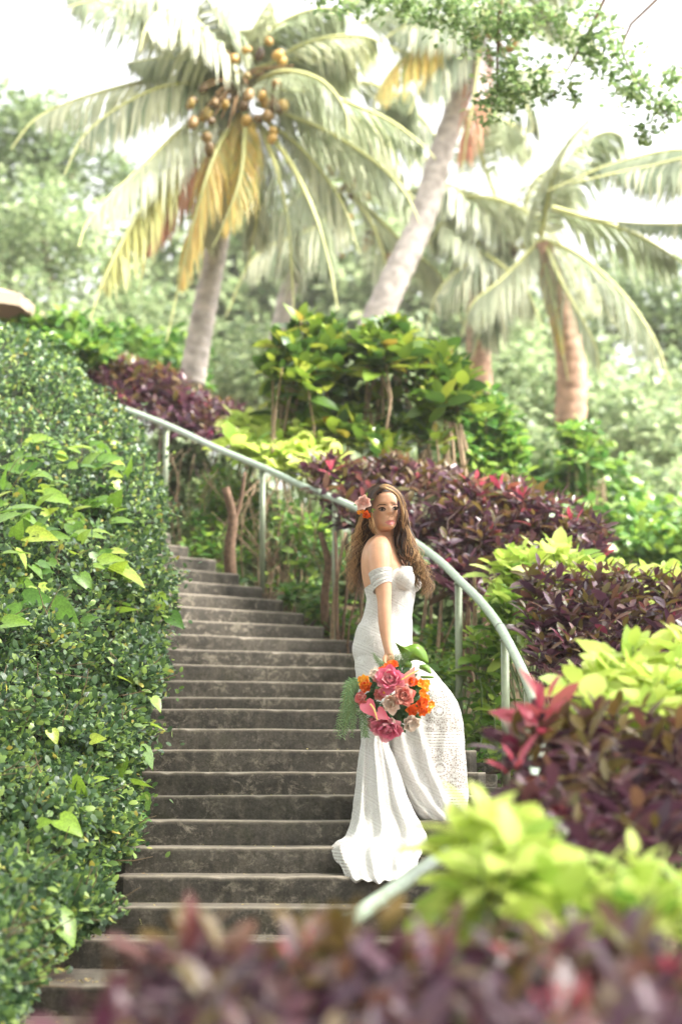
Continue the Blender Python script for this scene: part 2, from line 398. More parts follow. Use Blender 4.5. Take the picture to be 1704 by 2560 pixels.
def heart_proto():
    # heart-shaped leaf, petiole joint at the notch
    pts = [(0, 0), (-.14, .18), (-.1, .36), (.1, .44), (.35, .38), (.6, .24), (.82, .09), (1, 0)]
    mid = [(0, 0), (0, 0), (.02, 0), (.12, 0), (.35, 0), (.6, 0), (.82, 0), (1, 0)]
    V = []; F = []
    for x, y in mid: V.append((x, 0, -.18 * max(x, 0) ** 2))
    n = len(mid)
    for sgn in (-1, 1):
        base = len(V)
        for x, y in pts: V.append((x, sgn * y, -.18 * max(x, 0) ** 2 + .22 * y))
        for k in range(n - 1):
            q = (k, base + k, base + k + 1) if sgn > 0 else (k, base + k + 1, base + k)
            F.append(q); q = (k, base + k + 1, k + 1) if sgn > 0 else (k, k + 1, base + k + 1); F.append(q)
    return np.array(V), np.array([f for f in F if len(set(f)) == 3])
HEART = heart_proto()

def frames(D, U):
    """rows: leaf x axis D, normal close to U"""
    D = D / np.linalg.norm(D, axis=1, keepdims=True)
    Yx = np.cross(U, D); n = np.linalg.norm(Yx, axis=1, keepdims=True); Yx = Yx / np.maximum(n, 1e-6)
    Z = np.cross(D, Yx)
    return np.stack([D, Yx, Z], 2)          # columns
def joined(name, proto, pos, D, U, size, m, parent=None, kind='stuff', lr=None):
    V, F = proto; N = len(pos)
    if N == 0: return None
    Rm = frames(D, U)
    W = np.einsum('nij,vj->nvi', Rm, V) * size[:, None, None] + pos[:, None, :]
    Fa = (F[None] + (np.arange(N) * len(V))[:, None, None]).reshape(-1, 3)
    lr = rng.random(N) if lr is None else lr
    me = fast_mesh(name, W.reshape(-1, 3), Fa, {'lr': np.repeat(lr, len(V))})
    return link(name, me, m, parent, kind)
def singles(name, proto, pos, D, U, size, m, parent):
    me = fast_mesh(name, proto[0], proto[1], {'lr': np.zeros(len(proto[0]))}); me.materials.append(m)
    Rm = frames(D, U)
    for k in range(len(pos)):
        o = bpy.data.objects.new(name, me); COL.objects.link(o); o.parent = parent
        mt = Matrix.Identity(4)
        for r_ in range(3):
            for c_ in range(3): mt[r_][c_] = float(Rm[k, r_, c_] * size[k])
            mt[r_][3] = float(pos[k, r_])
        o.matrix_local = mt
    return me
def split_leaves(t, proto, pos, D, U, size, m, nsingle=300, single_name='leaf', lr=None):
    score = size / pos[:, 1]
    # front-most leaves first: those high on score and least covered
    px = 852 + pos[:, 0] / pos[:, 1] * FPX; py = 1949 - (pos[:, 2] - EYE) / pos[:, 1] * FPX
    vis = (px > -20) & (px < 1724) & (py > -20) & (py < 2580)
    order = np.argsort(-(score * (1 + .0 * vis) - 10 * (~vis) - .02 * (pos[:, 1] - pos[:, 1].min()) * score))
    s = order[:nsingle]; r_ = order[nsingle:]
    singles(single_name, proto, pos[s], D[s], U[s], size[s], m, t)
    if len(r_): joined('foliage', proto, pos[r_], D[r_], U[r_], size[r_], m, t, 'stuff')

def in_poly(pts, poly):
    x, y = pts[:, 0], pts[:, 1]; c = np.zeros(len(pts), bool); n = len(poly); j = n - 1
    for i in range(n):
        xi, yi = poly[i]; xj, yj = poly[j]
        hit = ((yi > y) != (yj > y)) & (x < (xj - xi) * (y - yi) / ((yj - yi) + 1e-12) + xi)
        c ^= hit; j = i
    return c
def sample_poly(poly, n):
    a = np.array(poly, float); lo, hi = a.min(0), a.max(0); out = np.zeros((0, 2))
    while len(out) < n:
        q = rng.random((n * 2, 2)) * (hi - lo) + lo; out = np.vstack([out, q[in_poly(q, poly)]])
    return out[:n]

def sprigs(c, nl, length, spread=(35, 85), up=.8, out=None):
    """whorls of leaves round near-vertical shoot tips: returns pos, D, U, size"""
    pos, D, U, S, T = [], [], [], [], []
    for p in c:
        ax = Vector((rng.normal(0, .28), rng.normal(0, .28) - .1, up)).normalized()
        a = ax.orthogonal().normalized(); b = ax.cross(a); ph = rng.random() * 6.28
        L = length * rng.uniform(.75, 1.25)
        for k in range(nl):
            f = k / max(nl - 1, 1); th = R(spread[0] + (spread[1] - spread[0]) * f + rng.normal(0, 8)); an = ph + k * 2.4
            rad = a * math.cos(an) + b * math.sin(an)
            d = ax * math.cos(th) + rad * math.sin(th)
            q = Vector(p) - ax * (f * L * .75) + rad * .008
            u = (ax * math.sin(th) - rad * math.cos(th)) + Vector(rng.normal(0, .25, 3))
            pos.append(q); D.append(d); U.append(u); S.append(L * (.55 + .55 * min(1, f * 1.6)) * rng.uniform(.85, 1.15)); T.append(f)
    return np.array(pos), np.array(D), np.array(U), np.array(S), np.array(T)

def stems_mb(tops, r=.006, drop=.5, mb=None, gx=.1, n=4):
    mb = mb or MB()
    for p in tops:
        p = Vector(p); gz = max(float(ground_h(p.x, p.y)) - .05, p.z - drop)
        q = Vector((p.x + rng.normal(0, gx), p.y + rng.normal(0, gx), gz)); mid = (p + q) / 2 + Vector(rng.normal(0, .03, 3))
        mb.tube([q, mid, p], [r * 1.3, r, r * .5], n, cap=False)
    return mb

def shrub(name, label, cat, polys, n, nl, length, proto, m, stem_m, group=None, nsingle=300, spread=(35, 85), accents=None, drop=.5, stem_r=.005):
    """polys: list of (photo polygon, Ynear at its bottom, Yfar at its top)"""
    t = thing(name, label, cat, group)
    cs = []; his = []; tips = M['purple_tip'] if m is M['purple'] else None
    for poly, y0, y1 in polys:
        q = sample_poly(poly, int(n / len(polys))); a = np.array(poly)
        f = (a[:, 1].max() - q[:, 1]) / (np.ptp(a[:, 1]))
        Yd = y0 + (y1 - y0) * f + rng.normal(0, .06 + .03 * (y1 - y0), len(q))
        cs.append(Pn(q[:, 0], q[:, 1], Yd)); his.append(f)
    c = np.vstack(cs); hi = np.concatenate(his)
    pos, D, U, S, T = sprigs(c, nl, length, spread)
    if tips:
        k = rng.random(len(pos)) < np.clip((1.05 - T) * (.25 + .9 * np.repeat(hi, nl) ** 1.5), 0, .95); fr = k.mean()
        split_leaves(t, proto, pos[k], D[k], U[k], S[k], tips, int(nsingle * fr)); split_leaves(t, proto, pos[~k], D[~k], U[~k], S[~k], m, nsingle - int(nsingle * fr))
    else: split_leaves(t, proto, pos, D, U, S, m, nsingle)
    if accents:
        am, pts, al = accents
        ac = np.array([tuple(P(*q)) for q in pts]); pos, D, U, S, T = sprigs(ac, 6, al, (12, 55))
        singles('new_leaf', proto, pos, D, U, S, am, t)
    stems_mb(c[:: max(1, len(c) // 60)], stem_r, drop).build('stems', stem_m, t, 'stuff')
    return t
SHRUBS = True
if SHRUBS:
    # ---- foreground, out of focus
    shrub('purple_shrub', 'dark purple leaved shrub blurred at the very bottom, in front of the lowest steps', 'shrub',
          [([(380, 2350), (470, 2300), (600, 2390), (800, 2310), (960, 2280), (1010, 2620), (210, 2640), (250, 2500)], 3.1, 3.8)], 50, 8, .125, LANCE, M['purple'], M['purple_stem'],
          'purple leaved shrubs', accents=(M['purple2'], [(760, 2370, 3.6)], .06))
    shrub('purple_shrub', 'dark purple shrub blurred in the bottom right corner, under the near lime leaves', 'shrub',
          [([(960, 2290), (1200, 2300), (1450, 2330), (1750, 2340), (1750, 2640), (960, 2640)], 2.9, 3.9)], 52, 8, .125, LANCE, M['purple'], M['purple_stem'],
          'purple leaved shrubs', accents=(M['purple2'], [(1400, 2500, 3.2), (1680, 2430, 3.5)], .065))
    shrub('lime_shrub', 'bright lime shrub blurred in front of the low end of the handrail', 'shrub',
          [([(1190, 2060), (1300, 2030), (1330, 2110), (1420, 2180), (1560, 2130), (1740, 2170), (1750, 2270), (1500, 2290), (1200, 2260), (1165, 2170)], 4.4, 5.0), ([(1130, 2090), (1190, 2030), (1300, 2000), (1340, 2100), (1300, 2170), (1150, 2190)], 4.5, 4.9)], 34, 7, .145, BROAD, M['lime'], M['green_stem'],
          'lime leaved shrubs', spread=(40, 95))
    shrub('purple_shrub', 'maroon shrub with one scarlet shoot beside the bend of the handrail', 'shrub',
          [([(1270, 1830), (1330, 1790), (1500, 1760), (1740, 1790), (1750, 2110), (1400, 2110), (1290, 2000)], 5.6, 6.6)], 85, 8, .13, LANCE, M['purple'], M['purple_stem'],
          'purple leaved shrubs', accents=(M['purple2'], [(1360, 1740, 6.4), (1350, 1765, 6.3), (1290, 1900, 6.1)], .13))
    shrub('lime_shrub', 'tall pale lime shrub at the right edge between the two maroon shrubs', 'shrub',
          [([(1440, 1690), (1540, 1610), (1740, 1580), (1750, 1800), (1560, 1790), (1440, 1800)], 6.6, 7.4)], 44, 7, .16, BROAD, M['lime'], M['green_stem'],
          'lime leaved shrubs', spread=(40, 95))
    shrub('purple_shrub', 'olive and maroon shrub right of the handrail bend, below the far lime leaves', 'shrub',
          [([(1290, 1420), (1450, 1410), (1750, 1440), (1750, 1640), (1500, 1720), (1370, 1700), (1340, 1580), (1290, 1480)], 10.9, 12.3)], 270, 8, .13, LANCE, M['purple'], M['purple_stem'],
          'purple leaved shrubs', drop=.7)
    shrub('lime_shrub', 'lime shrub standing right behind the handrail, above the olive and maroon shrub', 'shrub',
          [([(1250, 1400), (1310, 1345), (1450, 1370), (1560, 1415), (1740, 1415), (1750, 1450), (1400, 1450), (1245, 1440)], 12.6, 13.3)], 56, 7, .165, BROAD, M['lime'], M['green_stem'],
          'lime leaved shrubs', spread=(40, 95), drop=.6)
    shrub('lime_creeper', 'leafy green climbing stems behind the handrail posts right of the dress', 'plant',
          [([(1180, 1560), (1250, 1600), (1260, 1860), (1190, 1880), (1165, 1700)], 12.2, 12.6), ([(1230, 1470), (1300, 1470), (1330, 1560), (1250, 1640)], 12.2, 12.6)], 70, 6, .135, BROAD, M['fresh'], M['green_stem'],
          None, spread=(45, 100), drop=.4)
    # ---- behind the rail
    shrub('purple_hedge', 'long purple and red hedge on bare stems behind the bride and the handrail', 'hedge',
          [([(775, 1150), (850, 1130), (1000, 1135), (1150, 1165), (1200, 1200), (1200, 1300), (1120, 1370), (1000, 1350), (860, 1290), (770, 1200)], 14.3, 15.5),
           ([(1150, 1180), (1300, 1200), (1440, 1250), (1520, 1330), (1500, 1380), (1250, 1390), (1180, 1480), (1080, 1420)], 13.3, 14.6)], 560, 8, .13, LANCE, M['purple'], M['purple_stem'],
          None, accents=(M['purple2'], [(1190, 1200, 14.4), (1250, 1210, 14.3), (1300, 1240, 14.2), (1420, 1290, 14), (1510, 1370, 13.8), (1220, 1330, 13.9), (830, 1160, 15)], .12), drop=.25)
    shrub('lime_shrub', 'small lime clump behind the handrail left of the purple hedge', 'shrub',
          [([(560, 1040), (660, 1030), (790, 1080), (860, 1140), (800, 1150), (700, 1130), (580, 1100)], 16.4, 17.4)], 60, 7, .19, BROAD, M['lime'], M['green_stem'],
          'lime leaved shrubs', spread=(45, 95))
    shrub('purple_shrub', 'distant purple shrub above the upper end of the handrail', 'shrub',
          [([(120, 850), (220, 870), (330, 895), (430, 925), (530, 985), (680, 1060), (600, 1100), (440, 1070), (330, 1020), (240, 990)], 18.3, 19.5)], 330, 8, .14, LANCE, M['purple'], M['purple_stem'],
          'purple leaved shrubs', drop=.6)
    shrub('croton_shrub', 'big broad leaved green and yellow shrub rising behind the purple hedge', 'shrub',
          [([(690, 850), (750, 785), (840, 800), (870, 870), (820, 950), (720, 940), (680, 900)], 16.8, 17.6), ([(890, 850), (960, 800), (1020, 810), (1010, 870), (940, 900)], 16.9, 17.5), ([(1040, 880), (1090, 850), (1150, 900), (1170, 1000), (1080, 1000), (1030, 940)], 16.8, 17.5), ([(700, 960), (860, 930), (1060, 980), (1100, 1080), (980, 1130), (780, 1090), (690, 1020)], 16.6, 17.6)], 200, 9, .21, BROAD, M['croton'], M['twig'],
          None, spread=(25, 85), drop=.8, stem_r=.012)
    shrub('green_shrub', 'small leaved green shrub right of the broad leaved shrub', 'shrub',
          [([(1150, 980), (1230, 960), (1300, 1050), (1320, 1180), (1240, 1200), (1130, 1130)], 17.5, 18.2)], 150, 7, .12, BROAD, M['green'], M['twig'],
          None, spread=(40, 110), drop=1.2)
    shrub('green_shrub', 'thin green sapling behind the lime shrub on the right', 'shrub',
          [([(1390, 1060), (1450, 1030), (1520, 1080), (1500, 1160), (1400, 1150), (1370, 1110)], 19, 19.6), ([(1380, 1170), (1480, 1160), (1440, 1240), (1390, 1230)], 19, 19.4)], 80, 6, .15, BROAD, M['green'], M['twig'],
          None, spread=(50, 110), drop=1.2)

_st = rng.bit_generator.state; k = len(LITTER); joined('leaf_litter', OVAL, LITTER, rng.normal(0, 1, (k, 3)) * np.array([1, 1, .15]), np.tile([0, 0, 1.0], (k, 1)) + rng.normal(0, .2, (k, 3)), rng.uniform(.008, .022, k), mat('litter', (0, 0, 0), .8, .2, [(0, (.35, .28, .12)), (.6, (.5, .42, .18)), (1, (.25, .13, .06))]), None, 'stuff'); rng.bit_generator.state = _st
# ------------------------------------------------------------------ leaf masses: bushes and trees farther back
def leafy_tree(name, label, cat, blobs, n, size, m, group=None, trunk=None, proto=OVAL, nsingle=0, clump=.35, trunk_m=None):
    """blobs: (px, py, Y, rx, ry, rz) ; leaves in clumps through the volume"""
    t = thing(name, label, cat, group)
    vol = np.array([b[3] * b[4] * b[5] for b in blobs]) ** (2 / 3); share = vol / vol.sum()
    pos = []
    for b, s in zip(blobs, share):
        c = np.array(P(b[0], b[1], b[2])); k = int(n * s / 12) + 1
        d = rng.normal(0, 1, (k, 3)); d /= np.linalg.norm(d, axis=1, keepdims=True)
        cc = c + d * np.array(b[3:6]) * (rng.random((k, 1)) ** .35)
        q = np.repeat(cc, 12, 0) + rng.normal(0, clump * min(b[3:6]) * .5, (k * 12, 3)); pos.append(q)
    pos = np.vstack(pos); N = len(pos)
    D = rng.normal(0, 1, (N, 3)); D[:, 2] *= .6; U = rng.normal(0, .5, (N, 3)) + np.array([0, -.2, 1])
    S = size * rng.uniform(.7, 1.3, N)
    joined('crown', proto, pos, D, U, S, m, t, 'stuff')
    if trunk:
        mb = MB()
        for pts, r0, r1 in trunk:
            p3 = spline([tuple(P(*q)) for q in pts], 10); mb.tube(p3, np.linspace(r0, r1, 10), 8)
        mb.build('trunk', trunk_m or M['bark'], t)
    return t
leafy_tree('broadleaf_tree', 'dark round topped tree at the upper left edge', 'tree',
           [(-20, 330, 40, 1.6, 1.5, 1.0), (90, 330, 41, 1.3, 1.2, .8), (190, 420, 42, 1.2, 1.2, .7), (-30, 480, 40, 1.8, 1.5, 1.2), (60, 620, 41, 1.6, 1.5, 1.1), (330, 480, 44, .8, .8, .5)], 9000, .17, M['tree_dark'],
           'trees beyond the stairs', [([(-60, 1200, 41), (-50, 800, 41), (0, 450, 41)], .35, .1), ([(-40, 700, 41), (90, 560, 41), (180, 440, 42)], .15, .05)])
leafy_tree('pale_tree', 'pale feathery tree behind the left palm and parasol', 'tree',
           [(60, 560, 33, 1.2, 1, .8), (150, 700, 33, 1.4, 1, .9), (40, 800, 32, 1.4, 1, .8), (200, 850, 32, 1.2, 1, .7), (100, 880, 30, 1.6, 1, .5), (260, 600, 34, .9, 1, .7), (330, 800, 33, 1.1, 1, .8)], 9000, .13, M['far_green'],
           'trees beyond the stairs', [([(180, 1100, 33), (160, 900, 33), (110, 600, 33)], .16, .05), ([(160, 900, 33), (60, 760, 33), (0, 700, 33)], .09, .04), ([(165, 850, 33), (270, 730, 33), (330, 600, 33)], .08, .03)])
leafy_tree('broadleaf_tree', 'dense green tree at the right edge below the palm fronds', 'tree',
           [(1640, 760, 36, 1.3, 1.2, .9), (1720, 850, 36, 1.2, 1.2, 1.1), (1560, 680, 38, .8, .8, .5), (1700, 1000, 34, 1.0, 1, .8), (1470, 720, 38, .8, .8, .5)], 6500, .16, M['tree_dark'],
           'trees beyond the stairs', [([(1660, 1450, 36), (1650, 1100, 36), (1680, 820, 36)], .2, .08)])
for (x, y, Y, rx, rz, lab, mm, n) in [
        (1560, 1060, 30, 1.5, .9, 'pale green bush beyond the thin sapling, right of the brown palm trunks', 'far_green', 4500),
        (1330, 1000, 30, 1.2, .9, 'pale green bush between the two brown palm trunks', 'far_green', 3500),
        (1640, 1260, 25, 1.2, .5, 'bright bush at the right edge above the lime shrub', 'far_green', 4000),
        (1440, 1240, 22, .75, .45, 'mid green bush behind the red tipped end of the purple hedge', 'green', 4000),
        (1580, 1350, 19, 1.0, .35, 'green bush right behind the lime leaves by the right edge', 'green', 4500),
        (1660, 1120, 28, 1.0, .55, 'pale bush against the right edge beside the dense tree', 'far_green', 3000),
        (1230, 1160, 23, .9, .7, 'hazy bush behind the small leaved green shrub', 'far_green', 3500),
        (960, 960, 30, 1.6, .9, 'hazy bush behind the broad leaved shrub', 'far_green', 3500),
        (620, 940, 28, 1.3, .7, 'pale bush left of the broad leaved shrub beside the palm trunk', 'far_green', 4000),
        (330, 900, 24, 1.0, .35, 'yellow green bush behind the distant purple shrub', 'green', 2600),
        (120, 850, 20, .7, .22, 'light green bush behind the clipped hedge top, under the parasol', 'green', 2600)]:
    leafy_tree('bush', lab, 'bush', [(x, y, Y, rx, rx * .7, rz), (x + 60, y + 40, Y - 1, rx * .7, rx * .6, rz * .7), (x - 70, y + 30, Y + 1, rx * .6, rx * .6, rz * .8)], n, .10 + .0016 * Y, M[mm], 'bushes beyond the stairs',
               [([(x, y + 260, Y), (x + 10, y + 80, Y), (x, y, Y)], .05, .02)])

# far bank of trees closing the view
tf = thing('tree_belt', None, None, kind='stuff'); tf.name = 'woods'
pos = []
for k in range(2600):
    x = rng.uniform(-900, 2700); top = 1000 + 90 * math.sin(x * .006) + 60 * math.sin(x * .017 + 1)
    y = rng.uniform(top, 1750); pos.append(np.array(P(x, y, rng.uniform(48, 62)))[None] + rng.normal(0, .35, (10, 3)))
pos = np.vstack(pos); N = len(pos)
bpy.data.objects.remove(tf)
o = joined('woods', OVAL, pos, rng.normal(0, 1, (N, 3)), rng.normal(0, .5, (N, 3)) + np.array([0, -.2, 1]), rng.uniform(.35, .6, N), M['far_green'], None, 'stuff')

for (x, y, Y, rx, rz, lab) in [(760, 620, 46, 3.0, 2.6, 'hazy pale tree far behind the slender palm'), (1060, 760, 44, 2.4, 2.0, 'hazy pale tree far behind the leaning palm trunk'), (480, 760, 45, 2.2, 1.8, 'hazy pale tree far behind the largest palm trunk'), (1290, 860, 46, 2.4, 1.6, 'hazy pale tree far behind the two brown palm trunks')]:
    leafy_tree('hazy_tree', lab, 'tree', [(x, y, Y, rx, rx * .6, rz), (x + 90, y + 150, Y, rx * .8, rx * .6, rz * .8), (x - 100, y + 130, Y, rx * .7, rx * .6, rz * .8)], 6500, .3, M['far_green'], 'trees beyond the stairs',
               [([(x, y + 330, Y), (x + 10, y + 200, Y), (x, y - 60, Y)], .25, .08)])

# ground cover behind the rail
gp = []
q = np.stack([rng.uniform(-3.2, 5, 5200), rng.uniform(9.5, 20, 5200)], 1)
rx_ = np.interp(q[:, 1], rp3[:95, 1][::-1], rp3[:95, 0][::-1])
q = q[q[:, 0] > rx_ + .05]
gz = ground_h(q[:, 0], q[:, 1])
pos = np.stack([q[:, 0], q[:, 1], gz + rng.uniform(0, .16, len(q))], 1); N = len(pos)
D = rng.normal(0, 1, (N, 3)); D[:, 2] = np.abs(D[:, 2]) * .4
joined('ground_cover', BROAD, pos, D, np.tile([0, -.3, 1.0], (N, 1)) + rng.normal(0, .3, (N, 3)), rng.uniform(.06, .14, N), M['green'], None, 'stuff')
for (x, y, Y, rx, rz, lab) in [(470, 1230, 18.6, .5, .42, 'dark leafy bush deep behind the upper handrail posts'), (640, 1330, 18.0, .5, .42, 'dark leafy bush behind the bare stems beside the middle steps'), (780, 1410, 17.4, .45, .42, 'dark leafy bush behind the post left of the bride'),
                               (1010, 1520, 16.0, .42, .42, 'dark leafy bush behind the waist of the gown'), (1130, 1560, 15.2, .35, .45, 'dark leafy bush behind the post right of the bride')]:
    leafy_tree('bush', lab, 'bush', [(x, y, Y, rx, rx * .4, rz), (x + 60, y + 110, Y, rx * .8, rx * .4, rz * .7), (x - 60, y - 60, Y, rx * .8, rx * .4, rz * .7)], 3600, .09, M['tree_dark'], 'bushes under the purple hedge', [([(x, y + 300, Y), (x + 6, y + 100, Y), (x, y - 30, Y)], .03, .015)])
# bare hedge stems behind the rail: slender trunks one can tell apart
hs_t = thing('bare_shrub', 'tangle of bare tan shrub stems behind the handrail left of the bride', 'shrub')
for k in range(54):
    px = rng.uniform(430, 800); Y = 17.2 - (px - 430) / 370 * 2.0 + rng.uniform(0, .6)
    top = P(px + rng.normal(0, 25), lerp1(px, [430, 800], [1090, 1240]) + rng.uniform(0, 60), Y)
    base = P(px + rng.normal(0, 22), lerp1(px, [430, 800], [1400, 1600]), Y)
    m1 = base.lerp(top, .35) + Vector((rng.normal(0, .09), rng.normal(0, .06), 0)); m2 = base.lerp(top, .7) + Vector((rng.normal(0, .12), rng.normal(0, .05), 0))
    mb = MB(); r0 = rng.uniform(.004, .011); mb.tube(spline([base, m1, m2, top], 9), np.linspace(r0, r0 * .5, 9), 6)
    if k % 3 == 0:
        a_ = m1; mb.tube([a_, a_ + Vector((rng.normal(0, .12), 0, .2)), a_ + Vector((rng.normal(0, .25), 0, .42))], [r0 * .7, r0 * .5, r0 * .3], 5)
    mb.build('stem', M['twig'], hs_t)
for (px, by, ty, Y, r0) in [(578, 1440, 1220, 15.9, .04), (815, 1570, 1330, 15.0, .028)]:
    mb = MB(); mb.tube(spline([P(px, by + 15, Y), P(px - 4, (by * 2 + ty) / 3, Y), P(px + 5, (by + 2 * ty) / 3, Y), P(px - 14, ty, Y)], 10), np.linspace(r0 * 1.3, r0 * .8, 10), 8)
    mb.tube(spline([P(px, (by + ty) / 2, Y), P(px + 24, ty + 30, Y), P(px + 34, ty - 40, Y)], 8), np.linspace(r0 * .6, r0 * .3, 8), 6)
    mb.build('trunk', M['bark'], hs_t)
hs2 = thing('bare_shrub', 'dark bare hedge stems behind the handrail right of the bride', 'shrub')
for k in range(30):
    px = rng.uniform(1045, 1260) if k % 3 else rng.uniform(840, 930); Y = 13.6 + rng.uniform(0, .7) - (px - 1045) / 215 * .8
    top = P(px + rng.normal(0, 15), 1420 + rng.uniform(0, 60) if px > 1000 else 1330, Y); base = P(px + rng.normal(0, 10), 1720, Y)
    mb = MB(); r0 = rng.uniform(.008, .02)
    mb.tube(spline([base, base.lerp(top, .35) + Vector((rng.normal(0, .03), 0, 0)), base.lerp(top, .7) + Vector((rng.normal(0, .03), 0, 0)), top], 9), np.linspace(r0, r0 * .6, 9), 6)
    mb.build('stem', M['twig'] if k % 2 else M['bark'], hs2)
# low leafy undergrowth under the bare stems
for (poly, y0, y1, n, lab) in [
    ([(450, 1290), (560, 1240), (640, 1300), (640, 1390), (560, 1430), (470, 1400)], 16.2, 16.9, 60, 'dark leafy plant at the foot of the upper steps between the posts'),
    ([(700, 1460), (800, 1440), (870, 1500), (900, 1590), (850, 1590), (760, 1530)], 14.9, 15.6, 70, 'light green undergrowth at the outer end of the middle steps'),
    ([(480, 1150), (640, 1180), (680, 1300), (600, 1330), (500, 1280)], 16.6, 17.2, 60, 'leafy plant filling the gap between the second and third handrail posts'),
    ([(680, 1230), (820, 1270), (860, 1400), (760, 1430), (680, 1340)], 15.6, 16.2, 60, 'leafy plant among the bare stems left of the hair of the bride'),
    ([(1040, 1560), (1140, 1550), (1150, 1700), (1060, 1720)], 13.2, 14, 60, 'green undergrowth below the purple hedge behind the dress'),
    ([(1170, 1860), (1260, 1840), (1270, 1990), (1180, 1960)], 11.0, 11.6, 40, 'small green plant by the kerb blocks')]:
    shrub('undergrowth_plant', lab, 'plant', [(poly, y0, y1)], n, 6, .09, BROAD, M['green'], M['green_stem'], 'low plants under the hedge', nsingle=150, spread=(45, 105), drop=.2)

# ------------------------------------------------------------------ clipped hedge on the left bank
HY = [780, 830, 900, 1000, 1100, 1200, 1350, 1500, 1600, 1700, 1800, 1900, 2000, 2100, 2180, 2300, 2400, 2480, 2600]
HX = [-120, 60, 165, 285, 355, 395, 410, 428, 405, 400, 372, 345, 348, 325, 280, 250, 120, 60, 40]
HD = [17, 16.6, 16.2, 15.6, 14.9, 14.2, 13.2, 12.3, 11.8, 11.3, 10.9, 10.5, 10.0, 9.6, 9.2, 8.5, 7.9, 7.6, 7.3]
def hedge_surf(s, y):
    """s 0 at the outline over the steps, 1 far to the left"""
    xs = np.interp(y, HY, HX); Ys = np.interp(y, HY, HD)
    xs = xs + 10 * np.sin(y * .031) + 6 * np.sin(y * .083 + 1)
    x = xs - s * (xs + 260)
    Y = Ys - (1.5 * np.sqrt(np.clip(s, 0, 1)) + .5 * s) * np.clip((y - 700) / 500, .25, 1)
    Y = Y + .14 * np.sin(x * .021 + y * .013) + .1 * np.sin(x * .008 - y * .03 + 1)
    return x, Y
hedge = thing('clipped_hedge', 'dense small leaved green hedge swelling over the left side of the steps', 'hedge')
ns, ny = 24, 50
sv = np.linspace(0, 1, ns); yv = np.linspace(815, 2620, ny)
Sg, Yg = np.meshgrid(sv, yv); xg, dg = hedge_surf(Sg, Yg)
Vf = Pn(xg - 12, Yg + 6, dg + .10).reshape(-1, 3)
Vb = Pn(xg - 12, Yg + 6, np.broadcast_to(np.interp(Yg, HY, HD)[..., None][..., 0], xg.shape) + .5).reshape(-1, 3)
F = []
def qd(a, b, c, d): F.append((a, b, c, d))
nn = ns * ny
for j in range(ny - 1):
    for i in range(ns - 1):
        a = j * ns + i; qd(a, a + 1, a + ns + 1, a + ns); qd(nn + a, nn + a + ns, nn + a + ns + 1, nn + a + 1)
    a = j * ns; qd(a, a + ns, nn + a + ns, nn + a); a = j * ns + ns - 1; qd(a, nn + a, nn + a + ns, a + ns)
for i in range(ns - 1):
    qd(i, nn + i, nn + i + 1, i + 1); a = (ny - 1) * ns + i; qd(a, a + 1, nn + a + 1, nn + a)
link('shaded_core', fast_mesh('shaded_core', np.vstack([Vf, Vb]), F), M['hedge_core'], hedge)  # solid hull for the branches, coloured dark for the shade inside the hedge
N = 50000
s_ = rng.random(N) ** 1.25; y_ = rng.uniform(815, 2600, N); x_, Y_ = hedge_surf(s_, y_)
hole_ = np.sin(x_ * .045 + 2.3 * np.sin(y_ * .021)) * np.sin(y_ * .038 + 1.7 * np.sin(x_ * .027)) + .5 * np.sin(x_ * .11 + y_ * .09)
okm = (x_ > -60) & ((hole_ > -.55) | (rng.random(N) < .22)) & (rng.random(N) < np.where(s_ < .04, .9, 1))
s_, y_, x_, Y_ = s_[okm], y_[okm], x_[okm], Y_[okm]; N = len(s_)
tw = np.sin(x_ * .05 + y_ * .03) + np.sin(x_ * .031 - y_ * .061)        # little tufts
pos = Pn(x_ + rng.normal(0, 5, N), y_ + rng.normal(0, 5, N), Y_ + rng.uniform(-.07, .09, N) - .03 * tw)
D = rng.normal(0, 1, (N, 3)) + np.array([.5, -.5, .5]); U = rng.normal(0, .55, (N, 3)) + np.array([.3, -.35, .9])
S = rng.uniform(.028, .058, N)
# shoots sticking out past the outline
k = 1700; ys = rng.uniform(830, 2500, k); xo, Yo = hedge_surf(np.zeros(k), ys)
sp = Pn(xo + rng.exponential(9, k) * (1.1 + .9 * np.sin(ys * .045)), ys + rng.normal(0, 4, k), Yo - .03 + rng.normal(0, .05, k))
pos = np.vstack([pos, sp]); D = np.vstack([D, rng.normal(0, .8, (k, 3)) + np.array([.7, 0, .5])]); U = np.vstack([U, rng.normal(0, .6, (k, 3)) + np.array([0, -.4, .8])]); S = np.concatenate([S, rng.uniform(.026, .044, k)])
split_leaves(hedge, OVAL, pos, D, U, S, M['hedge_leaf'], 300)
# twigs
mb = MB()
for k in range(260):
    y0 = rng.uniform(900, 2500); s0 = rng.random() * .7; x0, Y0 = hedge_surf(np.array([s0]), np.array([y0]))
    a = P(float(x0[0]), y0, float(Y0[0]) + .06); b = a + Vector((rng.normal(.05, .07), -abs(rng.normal(.06, .03)), rng.normal(.05, .06)))
    mb.tube([a, (a + b) / 2 + Vector(rng.normal(0, .01, 3)), b], [.003, .0025, .0015], 4, cap=False)
mb.build('twigs', M['twig'], hedge, 'stuff')

